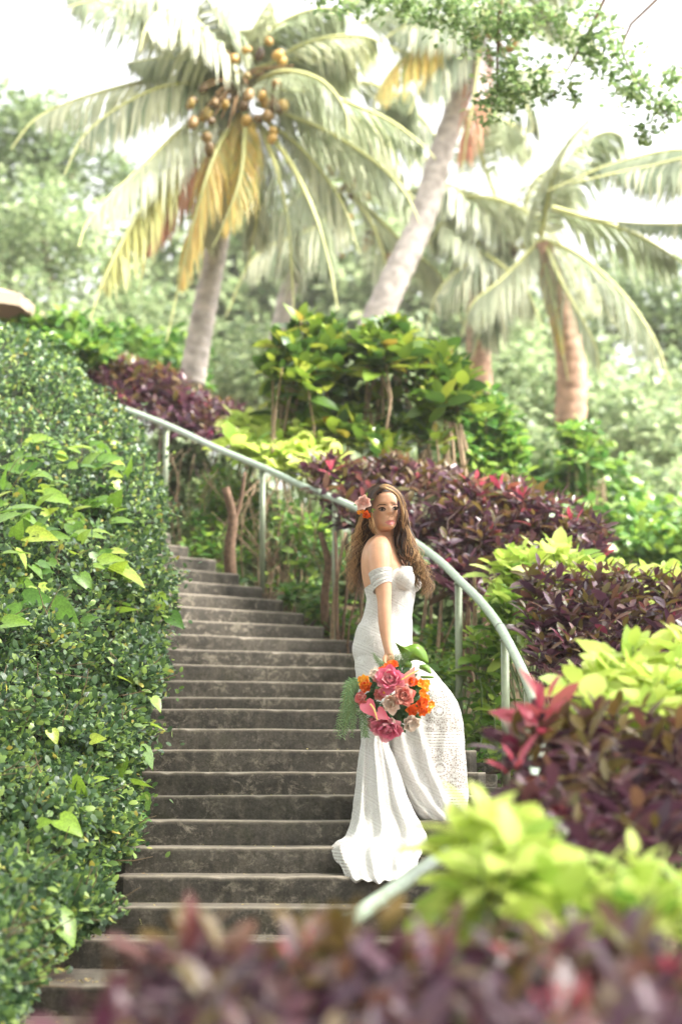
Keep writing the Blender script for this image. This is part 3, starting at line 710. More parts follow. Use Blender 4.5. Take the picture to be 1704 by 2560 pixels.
# creeper with big heart-shaped leaves growing over the hedge
vine = thing('creeper', 'big heart shaped bright green creeper leaves scrambling over the clipped hedge', 'plant')
VL = [(75, 1105, .14, 10, 20), (45, 1175, .12, 170, -20), (180, 1120, .16, 0, 10), (215, 1100, .12, 30, 25), (250, 1155, .13, 10, 0), (190, 1165, .09, 190, 10), (240, 1175, .10, 20, -30), (310, 1190, .11, 60, -40),
      (15, 1215, .15, 90, 40), (20, 1280, .17, 10, -10), (110, 1240, .15, -20, 10), (60, 1290, .10, -80, -10), (215, 1265, .15, -10, 5), (150, 1290, .13, -60, 0), (70, 1340, .17, -10, 20), (120, 1345, .11, 0, 10), (190, 1340, .15, -5, 15),
      (230, 1330, .10, -5, -20), (245, 1385, .12, -70, -30), (290, 1425, .17, -35, -10), (200, 1440, .10, -60, 0), (95, 1470, .16, -50, -10), (40, 1455, .12, -20, 0), (60, 1500, .17, -10, 20), (130, 1520, .14, -40, 0), (10, 1560, .15, 0, 0),
      (300, 1530, .09, 10, 10), (390, 1490, .10, -70, -20), (425, 1540, .09, -50, 0), (320, 1515, .08, 160, 10), (50, 1530, .12, 200, 10), (380, 1745, .10, -60, -10), (365, 1810, .15, -20, 10), (400, 1815, .10, -40, 0), (350, 1870, .14, -60, -20),
      (335, 1960, .15, -10, 20), (355, 1990, .12, -70, 10), (340, 2040, .10, -20, 10), (180, 1960, .14, -60, 10), (150, 2050, .13, -40, 10), (140, 2290, .15, -60, 0), (300, 1900, .11, -90, 0), (345, 2140, .09, -40, 0), (330, 2105, .09, 10, 0)]
rv = random.Random(5)
VL += [(rv.uniform(-10, 300), rv.gauss(1290, 105), rv.uniform(.07, .13), rv.uniform(-80, 60), 0) for _ in range(64)] + [(rv.gauss(130, 90), rv.gauss(1170, 45), rv.uniform(.08, .12), rv.uniform(-60, 60), 0) for _ in range(14)]
VL += [(rv.uniform(0, 330), rv.uniform(1620, 2150), rv.uniform(.07, .11), rv.uniform(-90, 30), 0) for _ in range(6)]
VL = [v for v in VL if v[0] < lerp1(v[1], HY, HX) + 25]
pp, DD, UU, SS = [], [], [], []
mbv = MB()
for (x, y, s, ang, lift) in VL:
    xs = lerp1(y, HY, HX); s0 = max(0, (xs - x) / (xs + 260)); _, Y0 = hedge_surf(np.array([s0]), np.array([float(y)])); Y0 = float(Y0[0]) - rng.uniform(.08, .17)
    q = P(x, y, Y0); a = R(ang)
    d = Vector((math.cos(a), -.25, math.sin(a) * .8 + .1)); d.normalize()
    pp.append(q); DD.append(d); UU.append(Vector((rng.normal(0, .4) + .1, -.5 + rng.normal(0, .3), .8))); SS.append(s * (1.25 if y < 1600 else .95) * rng.uniform(.8, 1.15))
    st_ = P(x - 10, y + 18, Y0 + .14); mbv.tube([st_, (st_ + q) / 2 + Vector((0, -.02, .03)), q], [.004, .0035, .003], 5, cap=False)
singles('leaf', HEART, np.array(pp), np.array(DD), np.array(UU), np.array(SS), M['pothos'], vine)
mbv.build('petioles', M['green_stem'], vine, 'stuff')

# ------------------------------------------------------------------ palms
def frond(parent, pts, width, m, dens_=70, name='frond', hang=.75, drift=0):
    """pts: (px, py, Y) along the rachis; leaflets both sides, drooping"""
    dens = int(dens_ * 1.8)
    c = spline([tuple(P(*q)) for q in pts], dens)
    L = np.linalg.norm(np.diff(c, axis=0), axis=1).sum()
    mb = MB(); mb.tube(c[::3], np.linspace(.035, .006, len(c[::3])), 5, cap=False); 
    V = []; F = []; lr = []
    base = rng.random()
    for i in range(3, dens):
        t = i / dens; p = Vector(c[i]); tg = Vector(c[min(i + 1, dens - 1)] - c[i - 1]).normalized()
        side = tg.cross(Vector((0, 0, 1)))
        if side.length < .15: side = Vector((1, 0, 0))
        side.normalize()
        ll = 1.15 * width * math.sin(min(1, t * 1.15 + .12) * math.pi) ** .5 * (1 - .35 * t)
        for sg in (-1, 1):
            d = (side * sg * .5 + tg * .55 + Vector((rng.normal(0, .06), rng.normal(0, .06), -hang * .75 + rng.normal(0, .06)))).normalized()
            l2 = ll * rng.uniform(.8, 1.1)
            mid = p + d * l2 * .5; tip = mid + (d * .6 + Vector((drift + rng.normal(0, .05), 0, -hang * 1.4))).normalized() * l2 * .55
            wv = d.cross(Vector((0, 0, 1))); wv = (wv.normalized() if wv.length > .1 else tg) * .012 + tg * .015
            k = len(V); V += [p - wv * .5, p + wv * .5, mid + wv, mid - wv, tip]
            F += [(k, k + 1, k + 2), (k, k + 2, k + 3), (k + 3, k + 2, k + 4)]
            q = (base * .55 + rng.random() * .45) ; lr += [q] * 5
    me = fast_mesh(name, np.array([tuple(v) for v in V]), np.array(F), {'lr': lr}, smooth=False)
    o = link(name, me, m, parent)
    mb.build('midrib', M['rachis'], o)
    return o
def trunk(parent, pts, r0, r1, m, n=60):
    c = spline([tuple(P(*q)) for q in pts], n); mb = MB()
    rad = [r0 + (r1 - r0) * i / n + (.012 if i % 3 == 0 else 0) for i in range(n)]
    mb.tube(c, rad, 14); mb.build('trunk', m, parent)
def nuts(parent, c, n, spread, r=.052):
    n = int(n * 1.3)
    me = None
    for k in range(n):
        p = P(c[0] + rng.normal(0, spread[0]), c[1] + rng.normal(0, spread[1]), c[2] - rng.uniform(.1, .5))
        if me is None:
            mb = MB(); mb.ellipsoid((0, 0, 0), (r, r, r * 1.25), nu=12, nv=8); me = mb.mesh('coconut'); me.materials.append(M['coconut'])
        o = bpy.data.objects.new('coconut', me); COL.objects.link(o); o.parent = parent; o.location = p; o.rotation_euler = tuple(rng.normal(0, .5, 3)); o.scale = tuple(rng.uniform(.7, 1.25) * np.array([1, 1, rng.uniform(.9, 1.3)]))
PG = 'coconut palms beyond the stairs'
# palm A: the big crown at upper left
pa = thing('coconut_palm', 'large coconut palm with full crown, brown dead fronds and nuts, upper left', 'palm tree', PG)
ZA = 22
trunk(pa, [(478, 960, ZA), (510, 780, ZA), (560, 520, ZA), (605, 230, ZA)], .15, .10, M['palm_trunk'])
for pts, w_, mm, dr in [
    ([(600, 200, 22), (480, 40, 21), (340, -20, 20.5), (90, 40, 20)], .75, 'frond', 0),
    ([(600, 180, 22), (520, 90, 21), (430, 20, 20.6), (370, 60, 20.2), (350, 130, 20)], .8, 'frond', 0),
    ([(600, 150, 22), (590, 60, 22), (560, -60, 22)], .8, 'frond', 0),
    ([(600, 150, 22), (640, 60, 22), (700, -40, 22)], .8, 'frond', 0),
    ([(600, 150, 22), (560, 60, 21.5), (480, -60, 21)], .7, 'frond', 0),
    ([(590, 215, 22), (430, 195, 21.6), (250, 230, 21.2), (100, 290, 20.9), (25, 375, 20.7)], .75, 'frond', 0),
    ([(590, 225, 22), (440, 210, 21.3), (310, 260, 20.9), (210, 340, 20.6), (160, 440, 20.4)], .8, 'frond', 0),
    ([(580, 250, 22), (470, 310, 21.3), (350, 420, 20.8), (230, 540, 20.4), (195, 620, 20.2)], .85, 'frond', 0),
    ([(580, 270, 22), (430, 420, 21.2), (330, 560, 20.8), (260, 700, 20.5), (225, 800, 20.4)], .8, 'frond_y', 0),
    ([(590, 280, 22), (520, 380, 21.3), (440, 480, 21.2), (380, 590, 21.1), (345, 740, 21)], .75, 'frond_b', 0),
    ([(600, 280, 22), (540, 380, 21), (490, 540, 20.8), (450, 700, 20.7), (415, 860, 20.6)], .7, 'frond_y', 0),
    ([(610, 250, 22), (612, 330, 21), (600, 450, 20.7), (560, 560, 20.6), (530, 620, 20.6)], .6, 'frond_y', 0),
    ([(650, 310, 22), (720, 400, 21), (780, 520, 20.6), (820, 650, 20.5), (845, 780, 20.4)], .95, 'frond', 0),
    ([(640, 300, 22), (690, 420, 21), (720, 560, 20.8), (730, 700, 20.7), (735, 800, 20.6)], .8, 'frond', 0),
    ([(600, 230, 22), (700, 180, 21), (800, 200, 20.6), (860, 270, 20.4), (870, 340, 20.3)], .8, 'frond', 0),
    ([(620, 230, 22), (780, 230, 21.3), (950, 290, 21), (1040, 350, 20.8), (1090, 400, 20.7)], .8, 'frond', 0),
    ([(640, 260, 22), (800, 320, 21.4), (930, 400, 21), (1010, 480, 20.8), (1050, 560, 20.6)], .85, 'frond', 0),
    ([(620, 200, 22), (760, 110, 21.5), (900, 90, 21.3), (1000, 130, 21)], .8, 'frond', 0),
    ([(600, 160, 22), (480, 90, 21.6), (300, 20, 21), (180, -10, 20.8), (60, 60, 20.5)], .7, 'frond', 0), ([(600, 200, 22), (460, 150, 21.6), (360, 150, 21.4), (240, 180, 21)], .6, 'frond', 0),
    ([(590, 260, 22), (500, 360, 21.4), (430, 480, 21.1), (370, 620, 20.9), (350, 700, 20.9)], .55, 'frond_b', 0), ([(590, 270, 22), (480, 390, 21.6), (360, 520, 21.4), (280, 640, 21.3)], .9, 'frond', 0),
    ([(620, 290, 22), (650, 420, 21.5), (640, 560, 21.3), (610, 700, 21.2)], .8, 'frond', 0), ([(620, 270, 22), (560, 400, 21.8), (520, 560, 21.7), (500, 700, 21.6)], .8, 'frond', 0),
    ([(650, 290, 22), (760, 380, 21.6), (850, 500, 21.4), (900, 640, 21.2)], .9, 'frond', 0), ([(640, 240, 22), (820, 260, 21.8), (960, 350, 21.5), (1030, 460, 21.4)], .9, 'frond', 0),
    ([(610, 170, 22), (700, 60, 21.8), (820, 20, 21.6), (920, 60, 21.4)], .8, 'frond', 0), ([(640, 170, 22), (740, 150, 21.8), (850, 150, 21.6), (950, 220, 21.4)], .8, 'frond', 0)]:
    frond(pa, pts, w_, M[mm], 68, 'dead_frond' if mm == 'frond_b' else 'frond', drift=dr)
nuts(pa, (515, 262, 21.1), 12, (32, 34)); nuts(pa, (665, 275, 21.1), 12, (24, 46)); nuts(pa, (640, 150, 21.3), 6, (40, 22))
mb = MB()
for k in range(26): 
    a = P(605, 220, ZA - .3); b = P(600 + rng.normal(0, 60), 230 + rng.normal(10, 50), ZA - rng.uniform(.9, 1.2)); mb.tube([a, a.lerp(b, .5) + Vector((0, 0, .1)), b], [.02, .015, .01], 5)
mb.build('fruit_stalks', M['stalk'], pa, 'stuff')
# palm B: leaning trunk
pb = thing('coconut_palm', 'tall coconut palm with pale leaning trunk, crown cut by the top edge', 'palm tree', PG)
trunk(pb, [(915, 860, 24), (985, 700, 24), (1050, 560, 24.1), (1100, 390, 24.2), (1165, 190, 24.4), (1210, 20, 24.5)], .19, .11, M['palm_trunk'])
for pts, w_, mm in [
    ([(1200, 60, 24.4), (1190, 200, 23.8), (1165, 350, 23.6), (1150, 460, 23.5)], .7, 'frond_b'),
    ([(1210, 40, 24.4), (1120, 40, 24), (1020, 60, 23.7), (900, 140, 23.5)], .85, 'frond'),
    ([(1210, 30, 24.4), (1080, -30, 24), (900, -20, 23.7), (780, 60, 23.5)], .85, 'frond'),
    ([(1210, 60, 24.4), (1120, 130, 24), (1060, 200, 23.8), (1020, 290, 23.6)], .8, 'frond'),
    ([(1210, 60, 24.4), (1060, 110, 24), (960, 200, 23.7), (920, 330, 23.6)], .8, 'frond_y'),
    ([(1220, 60, 24.4), (1290, 200, 24), (1320, 280, 23.8), (1335, 330, 23.8)], .8, 'frond'),
    ([(1220, 50, 24.4), (1340, 20, 24), (1460, 90, 23.7), (1560, 200, 23.5)], .7, 'frond'),
    ([(1220, 30, 24.4), (1300, -60, 24), (1420, -60, 23.7), (1600, 0, 23.5)], .8, 'frond')]:
    frond(pb, pts, w_, M[mm], 30 if mm == 'frond_b' else 60, 'dead_frond' if mm == 'frond_b' else 'frond')
nuts(pb, (1225, 100, 24.3), 8, (30, 40))
# palm C: crown behind, right of centre
pc = thing('coconut_palm', 'coconut palm with brown trunk and drooping crown behind the leaning palm', 'palm tree', PG)
trunk(pc, [(1200, 1000, 27), (1195, 880, 27), (1200, 740, 27), (1270, 620, 27)], .18, .13, M['palm_trunk_b'])
for pts, w_, mm in [
    ([(1270, 640, 27), (1180, 600, 26.4), (1110, 560, 26.2), (1080, 600, 26)], .8, 'frond'),
    ([(1280, 620, 27), (1150, 480, 26.4), (1100, 470, 26.2), (1040, 560, 26)], .9, 'frond'),
    ([(1280, 620, 27), (1200, 640, 26.2), (1100, 720, 26), (1060, 850, 25.8)], .9, 'frond'),
    ([(1120, 600, 26.6), (1220, 640, 26.2), (1310, 720, 26), (1360, 830, 25.8)], .95, 'frond'),
    ([(1130, 490, 26.6), (1250, 500, 26.2), (1360, 560, 26), (1430, 660, 25.8), (1440, 740, 25.7)], 1.1, 'frond'),
    ([(1290, 620, 27), (1200, 380, 26.5), (1220, 290, 26.4), (1300, 330, 26.3), (1340, 390, 26.2)], .8, 'frond')]:
    frond(pc, pts, w_, M[mm], 70)
nuts(pc, (1290, 640, 26.9), 9, (30, 22))
for pts in ([(1290, 600, 27), (1200, 520, 26.6), (1130, 520, 26.4), (1060, 620, 26.2)], [(1290, 600, 27), (1330, 460, 26.6), (1400, 420, 26.4), (1480, 470, 26.2)], [(1280, 640, 27), (1220, 760, 26.6), (1180, 900, 26.4)], [(1140, 280, 27.4), (1220, 280, 27), (1300, 330, 26.8), (1370, 420, 26.6)],
            [(1290, 620, 27), (1380, 620, 26.6), (1470, 700, 26.4), (1540, 820, 26.2)], [(1000, 480, 27.4), (1120, 470, 27), (1260, 520, 26.8), (1350, 640, 26.6)], [(860, 200, 27.4), (960, 220, 27), (1060, 300, 26.8), (1120, 400, 26.6)]):
    frond(pc, pts, .95, M['frond'], 60)
# palm D: right, orange-brown trunk
pd = thing('coconut_palm', 'coconut palm with orange brown trunk and long arching fronds on the right', 'palm tree', PG)
trunk(pd, [(1425, 1060, 25), (1425, 900, 25), (1400, 780, 25), (1370, 680, 25), (1352, 610, 25)], .20, .13, M['palm_trunk_b'])
for pts, w_, mm in [
    ([(1360, 600, 25), (1450, 640, 24.5), (1560, 740, 24.2), (1640, 860, 24), (1680, 980, 23.9)], 1.1, 'frond'),
    ([(1360, 600, 25), (1400, 700, 24.5), (1480, 850, 24.3), (1500, 960, 24.2)], .8, 'frond'),
    ([(1350, 600, 25), (1250, 700, 24.5), (1180, 760, 24.3), (1150, 850, 24.2)], .7, 'frond'),
    ([(1350, 620, 25), (1380, 740, 24.7), (1400, 850, 24.6), (1420, 960, 24.6)], .35, 'frond_y'),
    ([(1350, 590, 25), (1380, 450, 24.4), (1440, 330, 23.6), (1540, 240, 22.8)], .6, 'frond'),
    ([(1350, 560, 25), (1420, 400, 24.6), (1520, 330, 24.3), (1600, 380, 24.1)], .8, 'frond')]:
    frond(pd, pts, w_, M[mm], 55)
# palm E: outside right edge, fronds reach in
pe = thing('coconut_palm', 'palm fronds reaching in from beyond the right edge', 'palm tree', PG)
trunk(pe, [(1990, 1300, 21), (1960, 900, 21), (1930, 560, 21)], .17, .12, M['palm_trunk'])
for pts, w_ in [([(1930, 540, 21), (1780, 400, 20.5), (1600, 420, 20.2), (1420, 460, 20)], .75), ([(1930, 560, 21), (1800, 560, 20.6), (1600, 560, 20.3), (1430, 540, 20.2)], .3),
                ([(1930, 500, 21.4), (1760, 380, 21), (1560, 400, 20.8), (1360, 480, 20.6)], .8), ([(1380, 520, 22), (1550, 570, 21.6), (1650, 620, 21.3), (1760, 700, 21)], .75), ([(1930, 540, 21), (1900, 300, 20.5), (1780, 150, 20.3), (1640, 260, 20.2)], .7)]:
    frond(pe, pts, w_, M['frond'], 80)
# palm F: thin palm behind palm A
pf = thing('coconut_palm', 'slender palm with dark nuts partly hidden behind the largest palm', 'palm tree', PG)
trunk(pf, [(660, 1010, 27), (700, 820, 27), (730, 700, 27), (840, 480, 27)], .13, .1, M['palm_trunk'])
for pts in ([(1000, 330, 27.4), (1080, 420, 27), (1130, 540, 26.8), (1150, 660, 26.7)], [(980, 120, 27.6), (1080, 160, 27.3), (1150, 260, 27.2), (1180, 380, 27.1)], [(900, 60, 27.6), (1000, 30, 27.4), (1100, 80, 27.2), (1160, 180, 27.1)], [(870, 470, 27.2), (760, 480, 26.9), (680, 580, 26.7), (640, 720, 26.6)],
            [(860, 300, 27.4), (940, 340, 27.2), (1000, 440, 27), (1020, 560, 26.9)], [(1330, 330, 27.6), (1240, 300, 27.4), (1160, 360, 27.2), (1110, 460, 27.1)], [(1400, 180, 27.6), (1300, 180, 27.4), (1220, 240, 27.2), (1180, 340, 27.1)]):
    frond(pf, pts, .95, M['frond'], 55)
nuts(pf, (860, 480, 26.8), 10, (40, 30)); nuts(pf, (900, 620, 26.8), 6, (30, 18))
for pts, w_ in [([(860, 460, 27), (960, 440, 26.5), (1050, 520, 26.2), (1080, 640, 26)], .9), ([(860, 470, 27), (800, 560, 26.5), (640, 640, 26.2), (560, 800, 26)], .9), ([(860, 470, 27), (930, 560, 26.5), (970, 700, 26.3), (960, 820, 26.2)], .9),
                ([(860, 450, 27), (820, 330, 26.5), (760, 260, 26.3)], .9), ([(870, 450, 27), (960, 260, 26.6), (1080, 220, 26.4)], .9), ([(870, 470, 27), (1000, 600, 26.6), (1100, 690, 26.4), (1160, 820, 26.2)], .9)]:
    frond(pf, pts, w_, M['frond'], 70)

# overhanging tree: fine leafy twigs hanging in at the top right
ot = leafy_tree('overhanging_tree', 'fine leaved tree boughs hanging into the top right of the sky', 'tree',
           [(1230, 60, 15, .35, .3, .3), (1290, 180, 15, .25, .2, .3), (1240, 250, 15, .2, .2, .2), (1150, 30, 15, .3, .2, .15), (1480, 60, 15, .25, .2, .3), (1540, 160, 15, .25, .2, .22), (1600, 240, 15, .22, .2, .16), (1670, 280, 15, .2, .2, .12), (1390, 230, 15, .25, .2, .1),
            (1330, 60, 15, .3, .2, .12), (900, -10, 15, .5, .3, .12), (1620, 330, 15, .1, .1, .14), (1700, 190, 15, .1, .1, .1), (1050, 20, 15, .3, .2, .1)], 4200, .058, M['bough'], None,
           [([(1900, -300, 15), (1700, -60, 15), (1550, 120, 15), (1700, 330, 15)], .02, .004), ([(1600, -200, 15), (1480, 60, 15), (1380, 240, 15)], .02, .004), ([(1300, -250, 15), (1250, 20, 15), (1240, 260, 15)], .03, .005)], clump=.55)

# the same tree's broad crown over the photographer and the lower steps, above the frame: its shade falls on them
n_ = 15000; q = rng.random((n_ // 10, 3)) * np.array([20, 17, 1.6]) + np.array([-7, -4, 0]); q[:, 2] += EYE + 5.4 + .12 * np.abs(q[:, 1] - 4)
pos = np.repeat(q, 10, 0) + rng.normal(0, .3, (len(q) * 10, 3)); pos[:, 2] = np.maximum(pos[:, 2], EYE + .9 + .43 * pos[:, 1])
N = len(pos); joined('crown', BROAD, pos, rng.normal(0, 1, (N, 3)) * np.array([1, 1, .3]), rng.normal(0, .4, (N, 3)) + np.array([0, 0, 1]), rng.uniform(.2, .4, N), M['tree_dark'], ot, 'stuff')
mb = MB(); mb.tube(spline([(8.5, 3, 0), (8.3, 3.2, 3), (7.2, 3.5, 6), (5, 5, 8)], 14), np.linspace(.4, .18, 14), 12); mb.build('trunk', M['bark'], ot)
# parasol
pr = thing('parasol', 'beige canvas parasol showing at the left edge above the hedge', 'parasol')
c0 = P(-175, 690, 20)
top = c0 + Vector((0, 0, .1)); rim = []
for k in range(8):
    a = 2 * math.pi * k / 8 + .25; rim.append(c0 + Vector((1.2 * math.cos(a), 1.2 * math.sin(a), -.34)))
V = [top] + rim + [r_ - Vector((0, 0, .12)) for r_ in rim]
F = [(0, 1 + k, 1 + (k + 1) % 8) for k in range(8)] + [(1 + k, 9 + k, 9 + (k + 1) % 8, 1 + (k + 1) % 8) for k in range(8)]
mb = MB(); mb.add(V, F); o = mb.build('canopy', M['canvas'], pr, smooth=False); sm = o.modifiers.new('s', 'SOLIDIFY'); sm.thickness = .006
mb = MB(); mb.tube([c0 + Vector((0, 0, .15)), Vector((c0.x, c0.y, EYE + 1.3))], .025, 8); mb.build('pole', M['canvas_pole'], pr)
for k in range(8):
    mb = MB(); mb.tube([c0 + Vector((0, 0, .06)), rim[k] + Vector((0, 0, -.03))], .009, 5); mb.build('rib', M['canvas_pole'], pr)
hz = thing('haze', None, None, kind='stuff'); bpy.data.objects.remove(hz)
mb = MB(); mb.box((0, 128, EYE + 4.0), (420, 276, 15))
hm = bpy.data.materials.new('haze'); hm.use_nodes = True; hm.node_tree.nodes.remove(hm.node_tree.nodes['Principled BSDF'])
pv = hm.node_tree.nodes.new('ShaderNodeVolumePrincipled'); pv.inputs['Color'].default_value = (1, .99, .96, 1); pv.inputs['Density'].default_value = HAZE; pv.inputs['Anisotropy'].default_value = .2
hm.node_tree.links.new(pv.outputs[0], hm.node_tree.nodes['Material Output'].inputs['Volume'])
mb.build('haze', hm, None, 'stuff', smooth=False)
#PERSON
# ------------------------------------------------------------------ the bride
M['skin'] = mat('skin', (.61, .33, .20), .46, .35, sss=.12, noise_scale=22, noise_amt=.07)
M['hair_m'] = mat('hair_strands', (0, 0, 0), .42, .5)
M['eye_white_shaded'] = mat('eye_white_shaded', (.22, .15, .12), .6, .1); M['iris'] = mat('iris', (.02, .01, .007), .6, .1); M['lash'] = mat('lash', (.012, .007, .006), .9, .05)  # eye white is coloured dark to stand for the shade of the lashes
M['brow'] = mat('brow', (.09, .05, .03), .8); M['lip'] = mat('lip', (.58, .19, .17), .35, .45); M['nostril'] = mat('nostril', (.16, .06, .04), .8); M['lid'] = mat('eyelid', (.33, .165, .11), .6)
def hair_material():
    m = M['hair_m']; t = m.node_tree; N = t.nodes; b = N['Principled BSDF']
    at = N.new('ShaderNodeAttribute'); at.attribute_name = 'lr'
    cr = N.new('ShaderNodeValToRGB'); e = cr.color_ramp.elements
    for i, (p, c) in enumerate([(0, (.045, .026, .018)), (.35, (.10, .052, .03)), (.65, (.30, .165, .08)), (1, (.66, .42, .2))]):
        if i > 1: e.new(p)
        e[i].position = p; e[i].color = (*c, 1)
    t.links.new(at.outputs['Fac'], cr.inputs[0]); t.links.new(cr.outputs[0], b.inputs['Base Color'])
hair_material()
def lace(name, see=.0):
    m = bpy.data.materials.new(name); m.use_nodes = True; t = m.node_tree; N = t.nodes; L = t.links
    b = N['Principled BSDF']; b.inputs['Roughness'].default_value = .75; b.inputs['Specular IOR Level'].default_value = .2
    b.inputs['Sheen Weight'].default_value = .2
    tc = N.new('ShaderNodeTexCoord')
    def vor(scale, feat, sc=(1, 1, 1)):
        mp = N.new('ShaderNodeMapping'); mp.inputs['Scale'].default_value = sc; L.new(tc.outputs['Object'], mp.inputs[0])
        v = N.new('ShaderNodeTexVoronoi'); v.feature = feat; v.inputs['Scale'].default_value = scale; L.new(mp.outputs[0], v.inputs[0]); return v
    def mth(op, a, c=None, d=None):
        x = N.new('ShaderNodeMath'); x.operation = op
        for i, q in enumerate((a, c, d)):
            if q is None: continue
            if isinstance(q, (int, float)): x.inputs[i].default_value = q
            else: L.new(q, x.inputs[i])
        return x.outputs[0]
    net = vor(85, 'DISTANCE_TO_EDGE', (1, .4, 1)).outputs['Distance']
    net = mth('GREATER_THAN', net, .17)                                   # small holes in the mesh
    big = vor(26, 'F1', (1, .35, 1)).outputs['Distance']
    rings = mth('SINE', mth('MULTIPLY', big, 34)); rings = mth('GREATER_THAN', rings, .0)
    sx = N.new('ShaderNodeSeparateXYZ'); L.new(tc.outputs['Object'], sx.inputs[0])
    nz = N.new('ShaderNodeTexNoise'); nz.inputs['Scale'].default_value = 6; L.new(tc.outputs['Object'], nz.inputs[0])
    diag = mth('ADD', mth('MULTIPLY', sx.outputs['X'], .55), sx.outputs['Z'])
    diag = mth('ADD', diag, mth('MULTIPLY', nz.outputs[0], .03))
    band = mth('SINE', mth('MULTIPLY', diag, 2 * math.pi / .105)); band = mth('GREATER_THAN', band, .45)
    lines = mth('GREATER_THAN', mth('SINE', mth('MULTIPLY', diag, 2 * math.pi / .017)), -.1)
    pa_ = N.new('ShaderNodeAttribute'); pa_.attribute_name = 'lr'; pf = pa_.outputs['Fac']
    zz = mth('FRACT', mth('MULTIPLY', mth('ADD', sx.outputs['Z'], .055), 1 / .285)); stripe = mth('LESS_THAN', zz, .30)
    fl = mth('GREATER_THAN', mth('SINE', mth('MULTIPLY', sx.outputs['Z'], 2 * math.pi / .0145)), -.15)
    col_ = mth('ABSOLUTE', mth('SUBTRACT', mth('FRACT', mth('MULTIPLY', sx.outputs['X'], 1 / .14)), .5))
    nz2 = N.new('ShaderNodeTexVoronoi'); nz2.inputs['Scale'].default_value = 60; L.new(tc.outputs['Object'], nz2.inputs[0]); mz = mth('ABSOLUTE', mth('SUBTRACT', zz, .65)); md = mth('SQRT', mth('ADD', mth('POWER', mth('MULTIPLY', col_, .14), 2.0), mth('POWER', mth('MULTIPLY', mz, .285), 2.0)))
    disc = mth('LESS_THAN', md, .016); ring2 = mth('GREATER_THAN', mth('SINE', mth('ADD', mth('MULTIPLY', md, 300), mth('MULTIPLY', nz.outputs[0], 9))), .35)
    dots = mth('LESS_THAN', nz2.outputs['Distance'], .38); far_ = mth('GREATER_THAN', md, .045); rg_ = mth('ADD', mth('MULTIPLY', ring2, mth('SUBTRACT', 1.0, far_)), mth('MULTIPLY', mth('MULTIPLY', dots, far_), .8))
    motif = mth('MAXIMUM', disc, mth('MULTIPLY', rg_, mth('GREATER_THAN', md, .020)))
    pn = N.new('ShaderNodeMix'); L.new(stripe, pn.inputs[0]); L.new(motif, pn.inputs[2]); L.new(fl, pn.inputs[3])
    pat = N.new('ShaderNodeMix'); L.new(band, pat.inputs[0]); L.new(rings, pat.inputs[2]); L.new(lines, pat.inputs[3])
    tm = N.new('ShaderNodeMix'); L.new(pf, tm.inputs[0]); L.new(pat.outputs[0], tm.inputs[2]); L.new(pn.outputs[0], tm.inputs[3]); thread = tm.outputs[0]
    hole = mth('ADD', mth('MULTIPLY', mth('SUBTRACT', 1.0, thread), mth('ADD', .16, mth('MULTIPLY', pf, .22))), mth('MULTIPLY', mth('MULTIPLY', net, mth('SUBTRACT', 1.0, mth('MULTIPLY', thread, .9))), mth('ADD', .16, mth('MULTIPLY', pf, .42))))
    cm = N.new('ShaderNodeMix'); cm.data_type = 'RGBA'; L.new(hole, cm.inputs[0])
    cm.inputs[6].default_value = (.64, .625, .595, 1); cm.inputs[7].default_value = (.27, .22, .19, 1)
    L.new(cm.outputs[2], b.inputs['Base Color'])
    bp = N.new('ShaderNodeBump'); bp.inputs['Strength'].default_value = .55; bp.inputs['Distance'].default_value = .004
    L.new(mth('SUBTRACT', thread, mth('MULTIPLY', hole, .7)), bp.inputs['Height']); L.new(bp.outputs[0], b.inputs['Normal'])
    if see:
        out = N['Material Output']; tr = N.new('ShaderNodeBsdfTransparent'); ms = N.new('ShaderNodeMixShader')
        L.new(mth('MULTIPLY', hole, see), ms.inputs[0]); L.new(b.outputs[0], ms.inputs[1]); L.new(tr.outputs[0], ms.inputs[2]); L.new(ms.outputs[0], out.inputs[0])
    return m
M['lace'] = lace('lace')
M['lace_band'] = lace('lace_band', .25)

def remeshed(name, parts, voxel, smooth_it=2, inflate=0):
    mb = MB()
    for p in parts: p(mb)
    me = mb.mesh(name + '_src'); o = bpy.data.objects.new(name + '_tmp', me); COL.objects.link(o)
    rm = o.modifiers.new('r', 'REMESH'); rm.mode = 'VOXEL'; rm.voxel_size = voxel; rm.use_smooth_shade = True
    sm = o.modifiers.new('s', 'SMOOTH'); sm.iterations = smooth_it; sm.factor = .5
    if inflate:
        dm = o.modifiers.new('d', 'DISPLACE'); dm.strength = inflate; dm.mid_level = 0
    dg = bpy.context.evaluated_depsgraph_get(); dg.update()
    me2 = bpy.data.meshes.new_from_object(o.evaluated_get(dg)); me2.name = name
    bpy.data.objects.remove(o); bpy.data.meshes.remove(me)
    return me2

